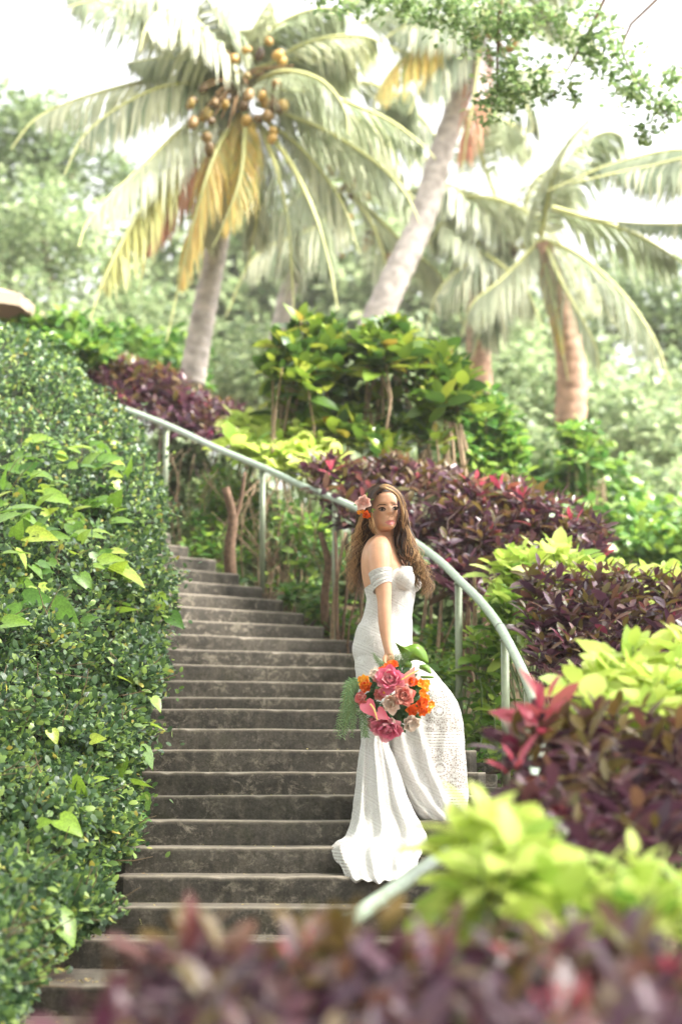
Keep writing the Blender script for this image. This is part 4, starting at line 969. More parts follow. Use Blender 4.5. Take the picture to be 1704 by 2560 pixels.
def sect(y, xl, xr, Yc, hd, n=40, p=2.2, fold=None):
    """one closed ring of a body or dress, from photo outline positions at height y"""
    out = []
    for k in range(n):
        a = 2 * math.pi * k / n; ca, sa = math.cos(a), math.sin(a)
        u = math.copysign(abs(ca) ** (2 / p), ca); v = math.copysign(abs(sa) ** (2 / p), sa)
        x = (xl + xr) / 2 + (xr - xl) / 2 * u; Y = Yc - hd * v
        if fold and v > 0: Y -= fold(u, y) * v ** .5
        out.append(tuple(P(x, y, Y)))
    return out
def loft_rows(keys, n_rows, fold=None, n=40, p=2.2):
    K = spline(keys, n_rows); return [sect(*k, n=n, fold=fold, p=p) for k in K]
TORSO = [(1336, 940, 981, 10.17, .05), (1348, 922, 984, 10.17, .085), (1362, 912, 986, 10.17, .13), (1380, 905, 992, 10.17, .155), (1400, 902, 1002, 10.17, .165), (1430, 903, 1022, 10.16, .15), (1460, 908, 1032, 10.15, .14),
         (1490, 916, 1035, 10.15, .125), (1520, 914, 1031, 10.15, .12), (1545, 907, 1027, 10.15, .125), (1570, 893, 1029, 10.15, .145), (1600, 886, 1028, 10.15, .165), (1640, 884, 1032, 10.15, .172), (1700, 905, 1035, 10.15, .13)]
def torso(mb): mb.rings(loft_rows(TORSO, 60, p=2.1))
def bust(mb):
    mb.ellipsoid(P(1009, 1447, 10.045), (.050, .052, .056)); mb.ellipsoid(P(1029, 1455, 10.20), (.050, .06, .055))
HC = P(957, 1272, 10.10)                                     # centre of the head at eye height
HROT = Matrix.Rotation(R(20), 3, 'Z') @ Matrix.Rotation(R(-5), 3, 'Y') @ Matrix.Rotation(R(-4), 3, 'X')
def head(mb):
    zs = np.concatenate([np.linspace(-.118, .03, 56), np.linspace(.034, .112, 20)])
    rows = []; n = 72
    g = lambda x, c, s: math.exp(-((x - c) / s) ** 2)
    for z in zs:
        wd = float(np.interp(z, [-.118, -.108, -.09, -.065, -.035, 0, .04, .075, .10, .112], [.022, .037, .051, .061, .067, .070, .071, .062, .037, .010]))
        fr = float(np.interp(z, [-.118, -.108, -.09, -.065, -.035, 0, .03, .06, .085, .10, .112], [.068, .081, .084, .082, .083, .081, .086, .080, .060, .038, .010]))
        bk = float(np.interp(z, [-.118, -.09, -.06, -.02, .03, .07, .10, .112], [-.005, .02, .05, .085, .1, .088, .05, .012]))
        row = []
        for k in range(n):
            a = 2 * math.pi * k / n; ca, sa = math.cos(a), math.sin(a)
            x = wd * math.copysign(abs(ca) ** .95, ca); y = -(fr if sa > 0 else bk) * math.copysign(abs(sa) ** (.92 if sa > 0 else 1), sa)
            if sa > 0:
                f = 0
                nw = np.interp(z, [-.045, -.036, -.015, .01], [.012, .0135, .009, .009]); na = float(np.interp(z, [-.05, -.044, -.037, -.030, -.01, .006, .02], [0, .012, .022, .021, .011, .004, 0]))
                f += na * g(x, 0, nw)
                f += .005 * (g(x, .014, .006) + g(x, -.014, .006)) * g(z, -.037, .006)
                f -= .0095 * (g(x, .031, .016) + g(x, -.031, .016)) * g(z, -.001, .012)
                f += .004 * (g(x, .031, .013) + g(x, -.031, .013)) * g(z, -.002, .006)
                f += .004 * (g(x, .03, .02) + g(x, -.03, .02)) * g(z, .019, .007)
                f += .0075 * g(x, 0, .019) * g(z, -.061, .005) + .008 * g(x, 0, .017) * g(z, -.0725, .0055) - .003 * g(x, 0, .024) * g(z, -.0665, .002)
                f -= .003 * g(x, 0, .02) * g(z, -.084, .005) + .0015 * g(x, 0, .004) * g(z, -.052, .006)
                f += .005 * g(x, 0, .016) * g(z, -.1, .010)
                f += .005 * (g(x, .046, .016) + g(x, -.046, .016)) * g(z, -.022, .016)
                f -= .003 * (g(x, .042, .012) + g(x, -.042, .012)) * g(z, -.062, .016)
                y -= f
            row.append(tuple(HC + HROT @ Vector((x, y, z))))
        rows.append(row)
    mb.rings(rows)
def neck(mb):
    mb.tube(spline([P(962, 1290, 10.13), P(961, 1330, 10.15), P(956, 1352, 10.17), P(953, 1385, 10.18)], 10), [.05, .05, .047, .045, .045, .046, .05, .055, .06, .06], 24)
ARM = [(952, 1352, 10.08, .035), (949, 1372, 10.02, .058), (948, 1398, 9.99, .060), (950, 1428, 9.965, .0545), (954, 1455, 9.95, .0485), (958, 1480, 9.94, .0405), (960, 1505, 9.93, .0345), (960.5, 1530, 9.92, .0335), (961, 1555, 9.915, .032), (963, 1580, 9.91, .028), (966, 1605, 9.905, .0232), (970, 1625, 9.90, .0208), (972, 1636, 9.90, .022)]
def arm(mb):
    K = spline(ARM, 50); mb.tube([P(*k[:3]) for k in K], [k[3] for k in K], 24)
def hand(mb):
    c = P(972, 1645, 9.90); mb.ellipsoid(c, (.026, .019, .038), Matrix.Rotation(R(-10), 3, 'Y'))
    base = [(-.017, -.028), (-.006, -.034), (.006, -.034), (.017, -.029)]
    for k, ((bx, bz), l) in enumerate(zip(base, (.9, 1.0, .95, .78))):
        b = c + Vector((bx, -.004, bz)); q1 = b + Vector((.002, -.012, -.030 * l)); q2 = q1 + Vector((.006, .020, -.016 * l)); q3 = q2 + Vector((.004, .020, .006))
        mb.tube(spline([b + Vector((0, .004, .012)), b, q1, q2, q3], 14), np.linspace(.0088, .0066, 14), 10)
    b = c + Vector((-.018, -.004, .012)); mb.tube(spline([b + Vector((.008, 0, .006)), b + Vector((-.006, -.014, -.016)), b + Vector((-.004, -.022, -.040)), b + Vector((.004, -.02, -.056))], 14), np.linspace(.012, .0075, 14), 10)
def far_arm(mb):
    K = spline([(975, 1370, 10.30, .045), (985, 1400, 10.34, .046), (995, 1450, 10.35, .04), (1000, 1500, 10.34, .034), (1005, 1550, 10.31, .03), (1008, 1600, 10.30, .023)], 24); mb.tube([P(*k[:3]) for k in K], [k[3] for k in K], 16)
    mb.ellipsoid(P(1008, 1615, 10.30), (.022, .018, .04))
    for k in range(4): mb.tube([P(1002 + 4 * k, 1625, 10.30), P(1001 + 4 * k, 1643, 10.295), P(1000 + 4 * k, 1655, 10.285)], [.0085, .008, .007], 8)
    mb.tube([P(1000, 1612, 10.29), P(996, 1625, 10.28), P(996, 1637, 10.275)], [.01, .009, .0075], 8)
def legs(mb):
    for K in ([(952, 1660, 10.10, .06), (946, 1760, 10.08, .058), (938, 1860, 10.05, .045), (932, 1960, 10.06, .04), (934, 2060, 10.06, .03)],
              [(985, 1660, 10.17, .07), (1040, 1730, 10.15, .06), (1090, 1800, 10.14, .05), (1100, 1890, 10.14, .045), (1112, 2010, 10.12, .03)]):
        K = spline(K, 30); mb.tube([P(*k[:3]) for k in K], [k[3] for k in K], 18)
    mb.tube([P(928, 2055, 10.07), P(935, 2072, 10.03), P(940, 2076, 9.97)], [.03, .034, .02], 12)
    mb.tube([P(1112, 2005, 10.13), P(1112, 2035, 10.08), P(1112, 2040, 10.02)], [.03, .034, .02], 12)
body_me = remeshed('person', [torso, bust, head, neck, arm, hand, far_arm, legs], .0034, 3)
person = link('person', body_me, M['skin'])
tag(person, 'bride in a strapless white lace gown standing on the steps, looking over her shoulder', 'person')
bvh = BVHTree.FromPolygons([v.co[:] for v in body_me.vertices], [p.vertices[:] for p in body_me.polygons])
EYEP = Vector((0, 0, EYE))
def onskin(x, y, lift=.0012):
    d = (P(x, y, 10) - EYEP).normalized(); h = bvh.ray_cast(EYEP, d, 30)
    return (h[0] - d * lift) if h[0] else P(x, y, 10.0)
def patch(name, outline, m, lift=.0012, centre=None, parent=None, sub=3):
    """thin shape lying on the skin, outline in photo positions"""
    o2 = spline(outline + [outline[0]], len(outline) * sub)[:-1]
    c = np.mean(o2, 0) if centre is None else centre
    V = [onskin(*c, lift)]; n = len(o2)
    for f in (.5, 1.0): V += [onskin(c[0] + (q[0] - c[0]) * f, c[1] + (q[1] - c[1]) * f, lift * (1.05 if f < 1 else .45)) for q in o2]
    F = [(0, 1 + (k + 1) % n, 1 + k) for k in range(n)] + [(1 + k, 1 + (k + 1) % n, 1 + n + (k + 1) % n, 1 + n + k) for k in range(n)]
    mb = MB(); mb.add(V, F); return mb.build(name, m, parent or person)
def stroke(name, pts, rad, m, lift=.0008, parent=None):
    q = spline(pts, 16); mb = MB(); mb.tube([onskin(a[0], a[1], lift) for a in q], [rad * r_ for r_ in np.interp(np.linspace(0, 1, 16), [0, .3, .7, 1], [.35, 1, .95, .3])], 6)
    return mb.build(name, m, parent or person)
def lx(x, y): return fx(715 + (x - 715) * 1.12, 788 + (y - 788) * 1.15)
def fx(x, y): return 880 + x / 7.467, 1200 + y / 7.467        # enlarged-photo positions to photo positions
for (lid, ew, ic, ir, lash, low) in [
    ([(478, 540), (520, 508), (570, 500), (610, 515), (632, 545), (600, 580), (540, 588), (495, 570)], [(500, 552), (530, 530), (570, 527), (605, 545), (615, 558), (580, 574), (535, 573)], (558, 549), 25, [(482, 545), (520, 522), (565, 515), (605, 532), (624, 560)], [(505, 566), (545, 580), (590, 577), (620, 562)]),
    ([(742, 520), (775, 495), (815, 490), (850, 505), (862, 530), (835, 556), (790, 560), (755, 545)], [(756, 532), (780, 516), (812, 512), (842, 525), (848, 534), (820, 548), (780, 549)], (802, 530), 23, [(747, 532), (778, 508), (815, 502), (850, 517), (864, 530)], [(760, 543), (790, 556), (825, 553), (850, 540)])]:
    e_ = patch('eye', [fx(*q) for q in ew], M['eye_white_shaded'], .0022)
    patch('eyelid', [fx(*q) for q in lid], M['lid'], .0008)
    n = 10; patch('iris', [fx(ic[0] + ir * math.cos(2 * math.pi * k / n), ic[1] + ir * .95 * math.sin(2 * math.pi * k / n)) for k in range(n)], M['iris'], .0034, parent=e_, sub=2)
    stroke('eyelash', [fx(*q) for q in lash], .0026, M['lash'], .003, e_); stroke('eyelash', [fx(*q) for q in low], .0008, M['lash'], .002, e_)
stroke('eyebrow', [fx(*q) for q in [(455, 498), (500, 465), (560, 452), (620, 462), (650, 472)]], .0023, M['brow'])
stroke('eyebrow', [fx(*q) for q in [(735, 478), (770, 458), (815, 448), (855, 462), (868, 478)]], .0022, M['brow'])
lp = patch('upper_lip', [lx(*q) for q in [(606, 797), (655, 770), (700, 752), (722, 760), (748, 750), (785, 762), (815, 770), (770, 780), (720, 788), (665, 796)]], M['lip'], .0024)
patch('lower_lip', [lx(*q) for q in [(640, 798), (680, 797), (722, 791), (770, 783), (800, 776), (785, 806), (745, 830), (705, 832), (660, 820)]], M['lip'], .0026)
stroke('mouth_line', [lx(*q) for q in [(612, 797), (665, 796), (720, 789), (770, 781), (816, 770)]], .0006, M['nostril'], .002)
for q in ((690, 690), (742, 688)): patch('nostril', [fx(q[0] - 12, q[1]), fx(q[0], q[1] - 7), fx(q[0] + 12, q[1]), fx(q[0], q[1] + 7)], M['nostril'], .0004)

# dress: bodice, hips, trailing skirt and lifted knee as one cloth surface
A_K = [(1550, 925, 1010, 10.15, .08), (1600, 900, 1012, 10.14, .13), (1640, 887, 1018, 10.135, .158), (1700, 889, 1010, 10.11, .155), (1760, 898, 1000, 10.07, .14), (1846, 902, 972, 10.03, .13), (1888, 896, 982, 10.01, .13), (1939, 890, 1001, 9.99, .135), (1986, 885, 1015, 9.96, .14), (2028, 880, 1034, 9.93, .145),
       (2060, 874, 1054, 9.87, .14), (2090, 861, 1066, 9.78, .12), (2108, 836, 1070, 9.70, .11), (2122, 827, 1060, 9.63, .10), (2145, 836, 1048, 9.54, .10), (2162, 845, 1043, 9.47, .09), (2180, 856, 1042, 9.39, .07), (2192, 866, 1036, 9.33, .055), (2200, 882, 1024, 9.29, .045), (2205, 900, 1008, 9.27, .035)]
def foldA(u, y):
    t = min(1, max(0, (y - 1800) / 330)); s = 1 / (1 + max(0, (y - 2150) / 60))
    return t * s * (.036 * math.cos(9.5 * u + .8) + .02 * math.cos(19 * u + 1.9 + y * .006) + .012 * math.exp(-((u - .15) / .12) ** 2)) + (.010 * math.sin(u * 13 + y * .05) * max(0, min(1, (y - 2120) / 40)))
def skirtA(mb): mb.rings(loft_rows(A_K, 120, foldA, n=110, p=2.3))
B_K = [(1560, 905, 1020, 10.15, .11), (1620, 890, 1028, 10.15, .15), (1650, 895, 1050, 10.15, .15), (1667, 900, 1074, 10.15, .15), (1706, 915, 1107, 10.15, .14), (1742, 930, 1135, 10.14, .13), (1773, 938, 1149, 10.13, .125), (1818, 945, 1158, 10.12, .12),
       (1888, 958, 1163, 10.11, .125), (1944, 980, 1168, 10.10, .125), (1986, 1000, 1170, 10.09, .125), (2020, 1018, 1168, 10.08, .13), (2038, 1034, 1167, 10.07, .125), (2048, 1046, 1165, 10.07, .12), (2054, 1058, 1160, 10.065, .105)]
def foldB(u, y):
    K = [1700, 1832, 1900, 1960, 2010, 2050]; xl = np.interp(y, [q[0] for q in B_K], [q[1] for q in B_K]); xr = np.interp(y, [q[0] for q in B_K], [q[2] for q in B_K])
    x = (xl + xr) / 2 + (xr - xl) / 2 * u; f = 0
    for cx, am, wdt in (([985, 1000, 1012, 1042, 1078, 1112], .030, 13), ([1010, 1046, 1064, 1088, 1112, 1130], .024, 11), ([980, 985, 988, 1010, 1045, 1085], .02, 8)):
        c = np.interp(y, K, cx); d = x - c; f += am * math.exp(-(d / wdt) ** 2) - .010 * math.exp(-((d + wdt * 1.3) / (wdt * .7)) ** 2)
    t = min(1, max(0, (y - 1690) / 140)); return f * t + .004 * math.sin(x * .16 + y * .01) * t
def skirtB(mb): mb.rings(loft_rows(B_K, 100, foldB, n=110, p=2.3))
def waist_wrap(mb): pass
def bod(mb):
    K = [(y, a - 1.5, b + 2, c, d + .008) for (y, a, b, c, d) in TORSO if 1395 <= y]; mb.rings(loft_rows(K, 60, p=2.1))
    mb.ellipsoid(P(1010, 1449, 10.035), (.0535, .055, .058)); mb.ellipsoid(P(1029, 1456, 10.20), (.053, .062, .057))
    mb.ellipsoid(P(1008, 1425, 10.07), (.05, .05, .05))
dress_me = remeshed('dress', [bod, skirtA, skirtB], .0042, 2)
bm = bmesh.new(); bm.from_mesh(dress_me)
# neckline: back low, front over the bust
p1, p2, p3 = P(905, 1472, 10.1), P(985, 1424, 10.0), P(1030, 1404, 10.2)
bmesh.ops.bisect_plane(bm, geom=bm.verts[:] + bm.edges[:] + bm.faces[:], plane_co=P(980, 1427, 10), plane_no=Vector((-.50, .0, .87)), clear_outer=True)
bmesh.ops.bisect_plane(bm, geom=bm.verts[:] + bm.edges[:] + bm.faces[:], plane_co=P(1000, 1413, 10), plane_no=Vector((0.05, 0, 1)), clear_outer=True)
# scalloped hem: push the lowest cloth in and out a little
for v in bm.verts:
    nrm = noise.noise(v.co * 16) * .004 + noise.noise(v.co * 40) * .0015
    v.co += v.normal * nrm
    px_ = 852 + v.co.x / v.co.y * FPX; py_ = 1949 - (v.co.z - EYE) / v.co.y * FPX
    hm_ = min(1, max(0, (py_ - 2085) / 70)) if px_ < 1075 else 0
    v.co.z += hm_ * (.006 * math.sin(px_ * .105) + .005 * math.sin(px_ * .23 + 1)); v.co.y += hm_ * .007 * math.sin(px_ * .16 + 2)
bm.to_mesh(dress_me); bm.free(); dress_me.update()
co = np.zeros(len(dress_me.vertices) * 3, np.float32); dress_me.vertices.foreach_get('co', co); co = co.reshape(-1, 3)
vx = 852 + co[:, 0] / co[:, 1] * FPX; vy = 1949 - (co[:, 2] - EYE) / co[:, 1] * FPX
pm_ = np.clip((vx - np.interp(vy, [1690, 1832, 1900, 1960, 2010, 2050], [1066, 1058, 1072, 1096, 1120, 1140])) / 6, 0, 1) * (vy > 1720)
pm_ = np.maximum(pm_, np.clip((880 - vx) / 6, 0, 1) * (vy > 2100)); at_ = dress_me.attributes.new('lr', 'FLOAT', 'POINT'); at_.data.foreach_set('value', pm_.astype(np.float32))
dress = link('dress', dress_me, M['lace'], person)
dress['label'] = 'strapless white lace gown with a short train spilling down two steps'
# the rolled top edge and hem trims
mb = MB()
for k in range(64):
    u = k / 63; y = 2120 + 88 * math.sin(u * math.pi) ** .6; x = 832 + u * (1040 - 832)
# armband
mb = MB(); c0, c1 = P(950, 1430, 9.963), P(956, 1469, 9.945); ax = (c1 - c0); q1 = Vector((1, 0, .14)).normalized(); q2 = ax.normalized().cross(q1)
V = []; n = 32; rr = 14
for j in range(rr):
    t = j / (rr - 1); rad = .0578 + (.0465 - .0578) * t + .0016 * math.sin(t * 6 * math.pi) + (.0015 if j in (0, rr - 1) else 0)
    for k in range(n):
        a = 2 * math.pi * k / n; V.append(c0 + ax * t + q1 * math.cos(a) * rad + q2 * math.sin(a) * rad + Vector((0, 0, -.012 * math.cos(a + 2.6) * t - .006 * math.cos(a + 2.6))))
mb.add(V, [(j * n + k, j * n + (k + 1) % n, (j + 1) * n + (k + 1) % n, (j + 1) * n + k) for j in range(rr - 1) for k in range(n)])
ab = mb.build('arm_band', M['lace_band'], person)
mb = MB()
for t in (0, .22, .42, .58, .8, 1):
    rad = .0588 + (.0475 - .0588) * t; mb.tube([c0 + ax * t + q1 * math.cos(a) * rad + q2 * math.sin(a) * rad + Vector((0, 0, -.012 * math.cos(a + 2.6) * t - .006 * math.cos(a + 2.6))) for a in np.linspace(0, 2 * math.pi, 33)], .0016, 5, cap=False)
mb.build('trim', M['lace'], ab)

# hair
def locks(mb, guides, n, r0, tone, wave=.012, seg=34, wlen=.085, spread=.006):
    G = [spline([tuple(P(*q)) for q in g], seg) for g in guides]
    for _ in range(n):
        f = rng.random() * (len(G) - 1); i = min(int(f), len(G) - 2); t = f - i
        c = G[i] * (1 - t) + G[i + 1] * t + rng.normal(0, spread, 3)
        cut = rng.uniform(.78, 1.0); m = int(seg * cut); c = c[:m].copy()
        L = np.concatenate([[0], np.cumsum(np.linalg.norm(np.diff(c, axis=0), axis=1))]); ph = rng.normal(0, .85) + f * 1.5; am = wave * rng.uniform(.8, 1.3); wlen_ = wlen * rng.uniform(.9, 1.12)
        grow = np.clip((L - .10) / .16, 0, 1)
        c[:, 0] += am * grow * np.sin(L / wlen_ * 2 * math.pi + ph); c[:, 1] += am * .8 * grow * np.cos(L / wlen_ * 2 * math.pi + ph)
        rad = r0 * rng.uniform(.6, 1.3) * np.interp(np.linspace(0, 1, m), [0, .15, .7, 1], [.6, 1, .8, .12])
        tn = tone(np.linspace(0, 1, m)) + rng.normal(0, .24); mb.tube(c, rad, 5, a=list(np.clip(tn, 0, 1)), cap=False, flat=.6)
mb = MB()
# scalp cap
V0 = len(mb.v); cap = []
for j in range(26):
    th = R(2 + j * 4.6)
    for k in range(48):
        ph = 2 * math.pi * k / 48; q = Vector((.077 * math.sin(th) * math.cos(ph), .006 + .101 * math.sin(th) * math.sin(ph), .006 + .114 * math.cos(th))); cap.append(q)
F = []
for j in range(25):
    for k in range(48):
        idx = (j * 48 + k, j * 48 + (k + 1) % 48, (j + 1) * 48 + (k + 1) % 48, (j + 1) * 48 + k)
        c = sum((cap[i] for i in idx), Vector()) / 4
        face = c.y < -.018 - .0 * c.z and c.z < .064 + .012 * math.cos(c.x * 40)
        if not face and not (c.y < .02 and c.z < -.05 and abs(c.x) < .06): F.append(idx)
mb.add([HC + HROT @ q for q in cap], F, .06)
# side parting at photo (955,1218): strands to the left over the ear, and a golden sweep to the right
dark = lambda t: .05 + .18 * np.clip((t - .35) / .4, 0, 1) + .28 * np.clip((t - .65) / .35, 0, 1)
gold = lambda t: .36 + .34 * np.clip(t / .2, 0, 1)
mid = lambda t: .12 + .52 * np.clip((t - .3) / .55, 0, 1)
locks(mb, [[(957, 1216, 10.03), (938, 1226, 10.02), (929, 1250, 10.03), (924, 1290, 10.10), (916, 1340, 10.26), (905, 1400, 10.32), (905, 1450, 10.32), (912, 1505, 10.32)],
           [(956, 1215, 10.06), (930, 1226, 10.06), (915, 1255, 10.07), (906, 1300, 10.14), (898, 1350, 10.26), (890, 1400, 10.30), (888, 1450, 10.3), (898, 1510, 10.3)],
           [(954, 1215, 10.10), (924, 1230, 10.12), (905, 1262, 10.13), (896, 1305, 10.17), (888, 1350, 10.25), (880, 1400, 10.28), (878, 1450, 10.28), (890, 1505, 10.28)]], 230, .0032, dark, .015, wlen=.15)
locks(mb, [[(952, 1218, 10.0), (936, 1232, 9.99), (930, 1262, 10.0), (929, 1290, 10.01), (936, 1318, 10.03), (946, 1336, 10.05)],
           [(950, 1218, 10.02), (930, 1236, 10.01), (924, 1270, 10.03), (922, 1300, 10.05), (927, 1325, 10.08), (938, 1340, 10.10)]], 60, .0034, lambda t: .08 + .75 * np.clip((t - .45) / .3, 0, 1), .004, spread=.003)
locks(mb, [[(950, 1217, 10.0), (962, 1212.5, 9.985), (982, 1220, 9.99), (1003, 1240, 10.01), (1013, 1270, 10.04), (1016, 1298, 10.08), (1028, 1315, 10.1)],
           [(951, 1218, 9.99), (966, 1217, 9.975), (984, 1228, 9.985), (1003, 1252, 10.01), (1010, 1285, 10.04), (1014, 1315, 10.07), (1024, 1350, 10.09)],
           [(952, 1219, 9.98), (968, 1222, 9.965), (993, 1236, 9.98), (1004, 1262, 10.0), (1008, 1295, 10.03), (1013, 1330, 10.06), (1020, 1370, 10.08)]], 110, .0036, gold, .006, wlen=.12, spread=.0035)
locks(mb, [[(1007, 1280, 10.06), (1008, 1310, 10.07), (1012, 1345, 10.07), (1026, 1385, 10.06), (1040, 1415, 10.06), (1056, 1440, 10.08), (1062, 1470, 10.1), (1052, 1503, 10.1)],
           [(1007, 1270, 10.05), (1015, 1300, 10.06), (1022, 1340, 10.07), (1032, 1380, 10.07), (1046, 1410, 10.08), (1064, 1440, 10.1), (1076, 1470, 10.12), (1064, 1500, 10.12)],
           [(1009, 1280, 10.10), (1016, 1310, 10.11), (1030, 1345, 10.12), (1034, 1390, 10.12), (1044, 1430, 10.12), (1052, 1465, 10.12), (1046, 1500, 10.12)]], 230, .0030, mid, .017, wlen=.145)
locks(mb, [[(1007, 1290, 10.08), (1002, 1320, 10.12), (994, 1350, 10.13), (1000, 1380, 10.10), (1015, 1405, 10.06), (1030, 1425, 10.05), (1042, 1450, 10.06)],
           [(1009, 1280, 10.09), (1010, 1320, 10.12), (1006, 1360, 10.12), (1015, 1390, 10.1), (1034, 1420, 10.08), (1044, 1460, 10.1), (1050, 1490, 10.1)],
           [(995, 1310, 10.14), (988, 1340, 10.17), (990, 1370, 10.17), (1004, 1395, 10.14), (1022, 1410, 10.12)]], 120, .0042, lambda t: .05 + .5 * np.clip((t - .55) / .4, 0, 1), .008)
locks(mb, [[(925, 1290, 10.2), (925, 1330, 10.27), (920, 1380, 10.35), (918, 1430, 10.35)], [(997, 1290, 10.2), (997, 1330, 10.25), (1000, 1370, 10.28), (1010, 1400, 10.28)]], 90, .006, lambda t: .06 + 0 * t, .006, spread=.012)
# fly-away strands
for k in range(110):
    a = rng.random() < .5
    g = ([(1006, 1300, 10.07), (1020, 1330, 10.06), (1034 + rng.normal(0, 10), 1380, 10.05), (1060 + rng.normal(0, 12), 1430, 10.05), (1078 + rng.normal(0, 14), 1470 + rng.normal(0, 18), 10.05)] if a else
         [(915, 1250, 10.07), (900, 1300, 10.12), (885 + rng.normal(0, 7), 1370, 10.24), (876 + rng.normal(0, 8), 1440, 10.26), (888 + rng.normal(0, 12), 1505 + rng.normal(0, 10), 10.26)])
    locks(mb, [g, g], 1, .0011, lambda t: .85 + 0 * t, .016)
hair = mb.build('hair', M['hair_m'], person)

# ------------------------------------------------------------------ flowers
def petal_mesh(width=.9, cup=.5, ruffle=.06, notch=.0):
    V = []; F = []; nu, nv = 5, 5
    for j in range(nv):
        t = j / (nv - 1); wv = width * math.sin(min(1, t * .8 + .14) * math.pi) ** .7 * .5 if t > 0 else width * .1
        for i in range(nu):
            u = i / (nu - 1) * 2 - 1; x = t * (1 - notch * (1 - abs(u)) * (t > .9)); z = cup * (t ** 1.6) * .6 + .28 * cup * u * u + ruffle * math.sin(u * 7 + t * 3) * t
            V.append((x - .08 * u * u * t, wv * u, z))
    for j in range(nv - 1):
        for i in range(nu - 1):
            a = j * nu + i; F += [(a, a + 1, a + nu + 1), (a, a + nu + 1, a + nu)]
    return np.array(V), np.array(F)
def flower(parent, c, face, r, m, layers, name='flower', cm=None, proto=None, closed=1.0, cr=.22):
    """layers: (count, length factor, opening angle in degrees)"""
    f = link(name, None, None, parent); c = Vector(c); face = Vector(face).normalized(); a = face.orthogonal().normalized(); b = face.cross(a)
    pm = fast_mesh('petal', *(proto or petal_mesh()), attrs={'lr': np.zeros(len((proto or petal_mesh())[0]))}); pm.materials.append(m)
    for li, (cnt, lf, op) in enumerate(layers):
        for k in range(cnt):
            an = 2 * math.pi * k / cnt + li * .7 + rng.normal(0, .12); rad = a * math.cos(an) + b * math.sin(an); th = R(op + rng.normal(0, 7))
            d = face * math.cos(th) + rad * math.sin(th); nrm = -rad * math.cos(th) + face * math.sin(th); y = nrm.cross(d)
            L = r * lf * rng.uniform(.9, 1.1)
            o = bpy.data.objects.new('petal', pm); COL.objects.link(o); o.parent = f
            mt = Matrix(((d.x * L, y.x * L, nrm.x * L, 0), (d.y * L, y.y * L, nrm.y * L, 0), (d.z * L, y.z * L, nrm.z * L, 0), (0, 0, 0, 1)))
            mt.translation = c + rad * .05 * r - face * .25 * r; o.matrix_local = mt
    if cm:
        mb = MB(); mb.ellipsoid(c - face * r * .05, (r * cr, r * cr, r * cr), nu=10, nv=6); mb.build('centre', cm, f)
    return f
def fm(n, a, b, c): return mat(n, (0, 0, 0), .5, .3, [(0, a), (.5, b), (1, c)], .3)
FM = {'pink': fm('petal_pink', (.74, .16, .27), (.87, .32, .42), (.92, .58, .58)), 'salmon': fm('petal_salmon', (.75, .24, .2), (.85, .4, .32), (.88, .55, .46)), 'cream': fm('petal_cream', (.85, .6, .42), (.88, .72, .6), (.9, .78, .68)),
      'orange': fm('petal_orange', (.85, .13, .02), (.9, .2, .03), (.95, .3, .05)), 'amber': fm('petal_amber', (.9, .3, .02), (.92, .42, .03), (.95, .6, .08)), 'white': fm('petal_white', (.82, .68, .56), (.86, .76, .66), (.88, .8, .7)),
      'coral': fm('petal_coral', (.8, .2, .2), (.85, .35, .32), (.9, .5, .45)), 'blush': fm('petal_blush', (.85, .5, .42), (.88, .62, .54), (.9, .72, .66))}
M['heartc'] = mat('flower_heart', (.8, .45, .08), .7); M['spadix'] = mat('spadix', (.85, .62, .2), .5); M['anth'] = mat('anthurium', (.78, .16, .22), .22, .6, trans=.15); M['anth2'] = mat('anthurium_pale', (.85, .38, .28), .22, .6, trans=.2)
M['fern'] = mat('fern', (0, 0, 0), .6, .3, [(0, (.08, .17, .06)), (.6, (.17, .29, .12)), (1, (.28, .42, .2))], .25); M['dkleaf'] = mat('dark_leaf', (.045, .12, .035), .35, .5, trans=.15); M['monstera'] = mat('monstera', (.20, .36, .04), .3, .5, trans=.35, noise_scale=20, noise_amt=.15)
bq = thing('bouquet', 'loose bouquet of pink, peach and orange flowers with ferns held low in her right hand', 'bouquet')
def bx(x, y): return 800 + x / 3.569, 1580 + y / 3.569
BC = P(985, 1740, 9.80)
ROSE = [(4, .55, 6), (5, .75, 22), (6, .92, 42), (6, 1.0, 62)]
PEO = [(5, .6, 12), (6, .8, 30), (7, 1.0, 50), (7, 1.1, 72), (6, 1.1, 88)]
FIVE = [(6, 1.0, 68)]
RAN = [(5, .5, 4), (6, .68, 18), (7, .84, 34), (7, .98, 54), (7, 1.0, 74)]
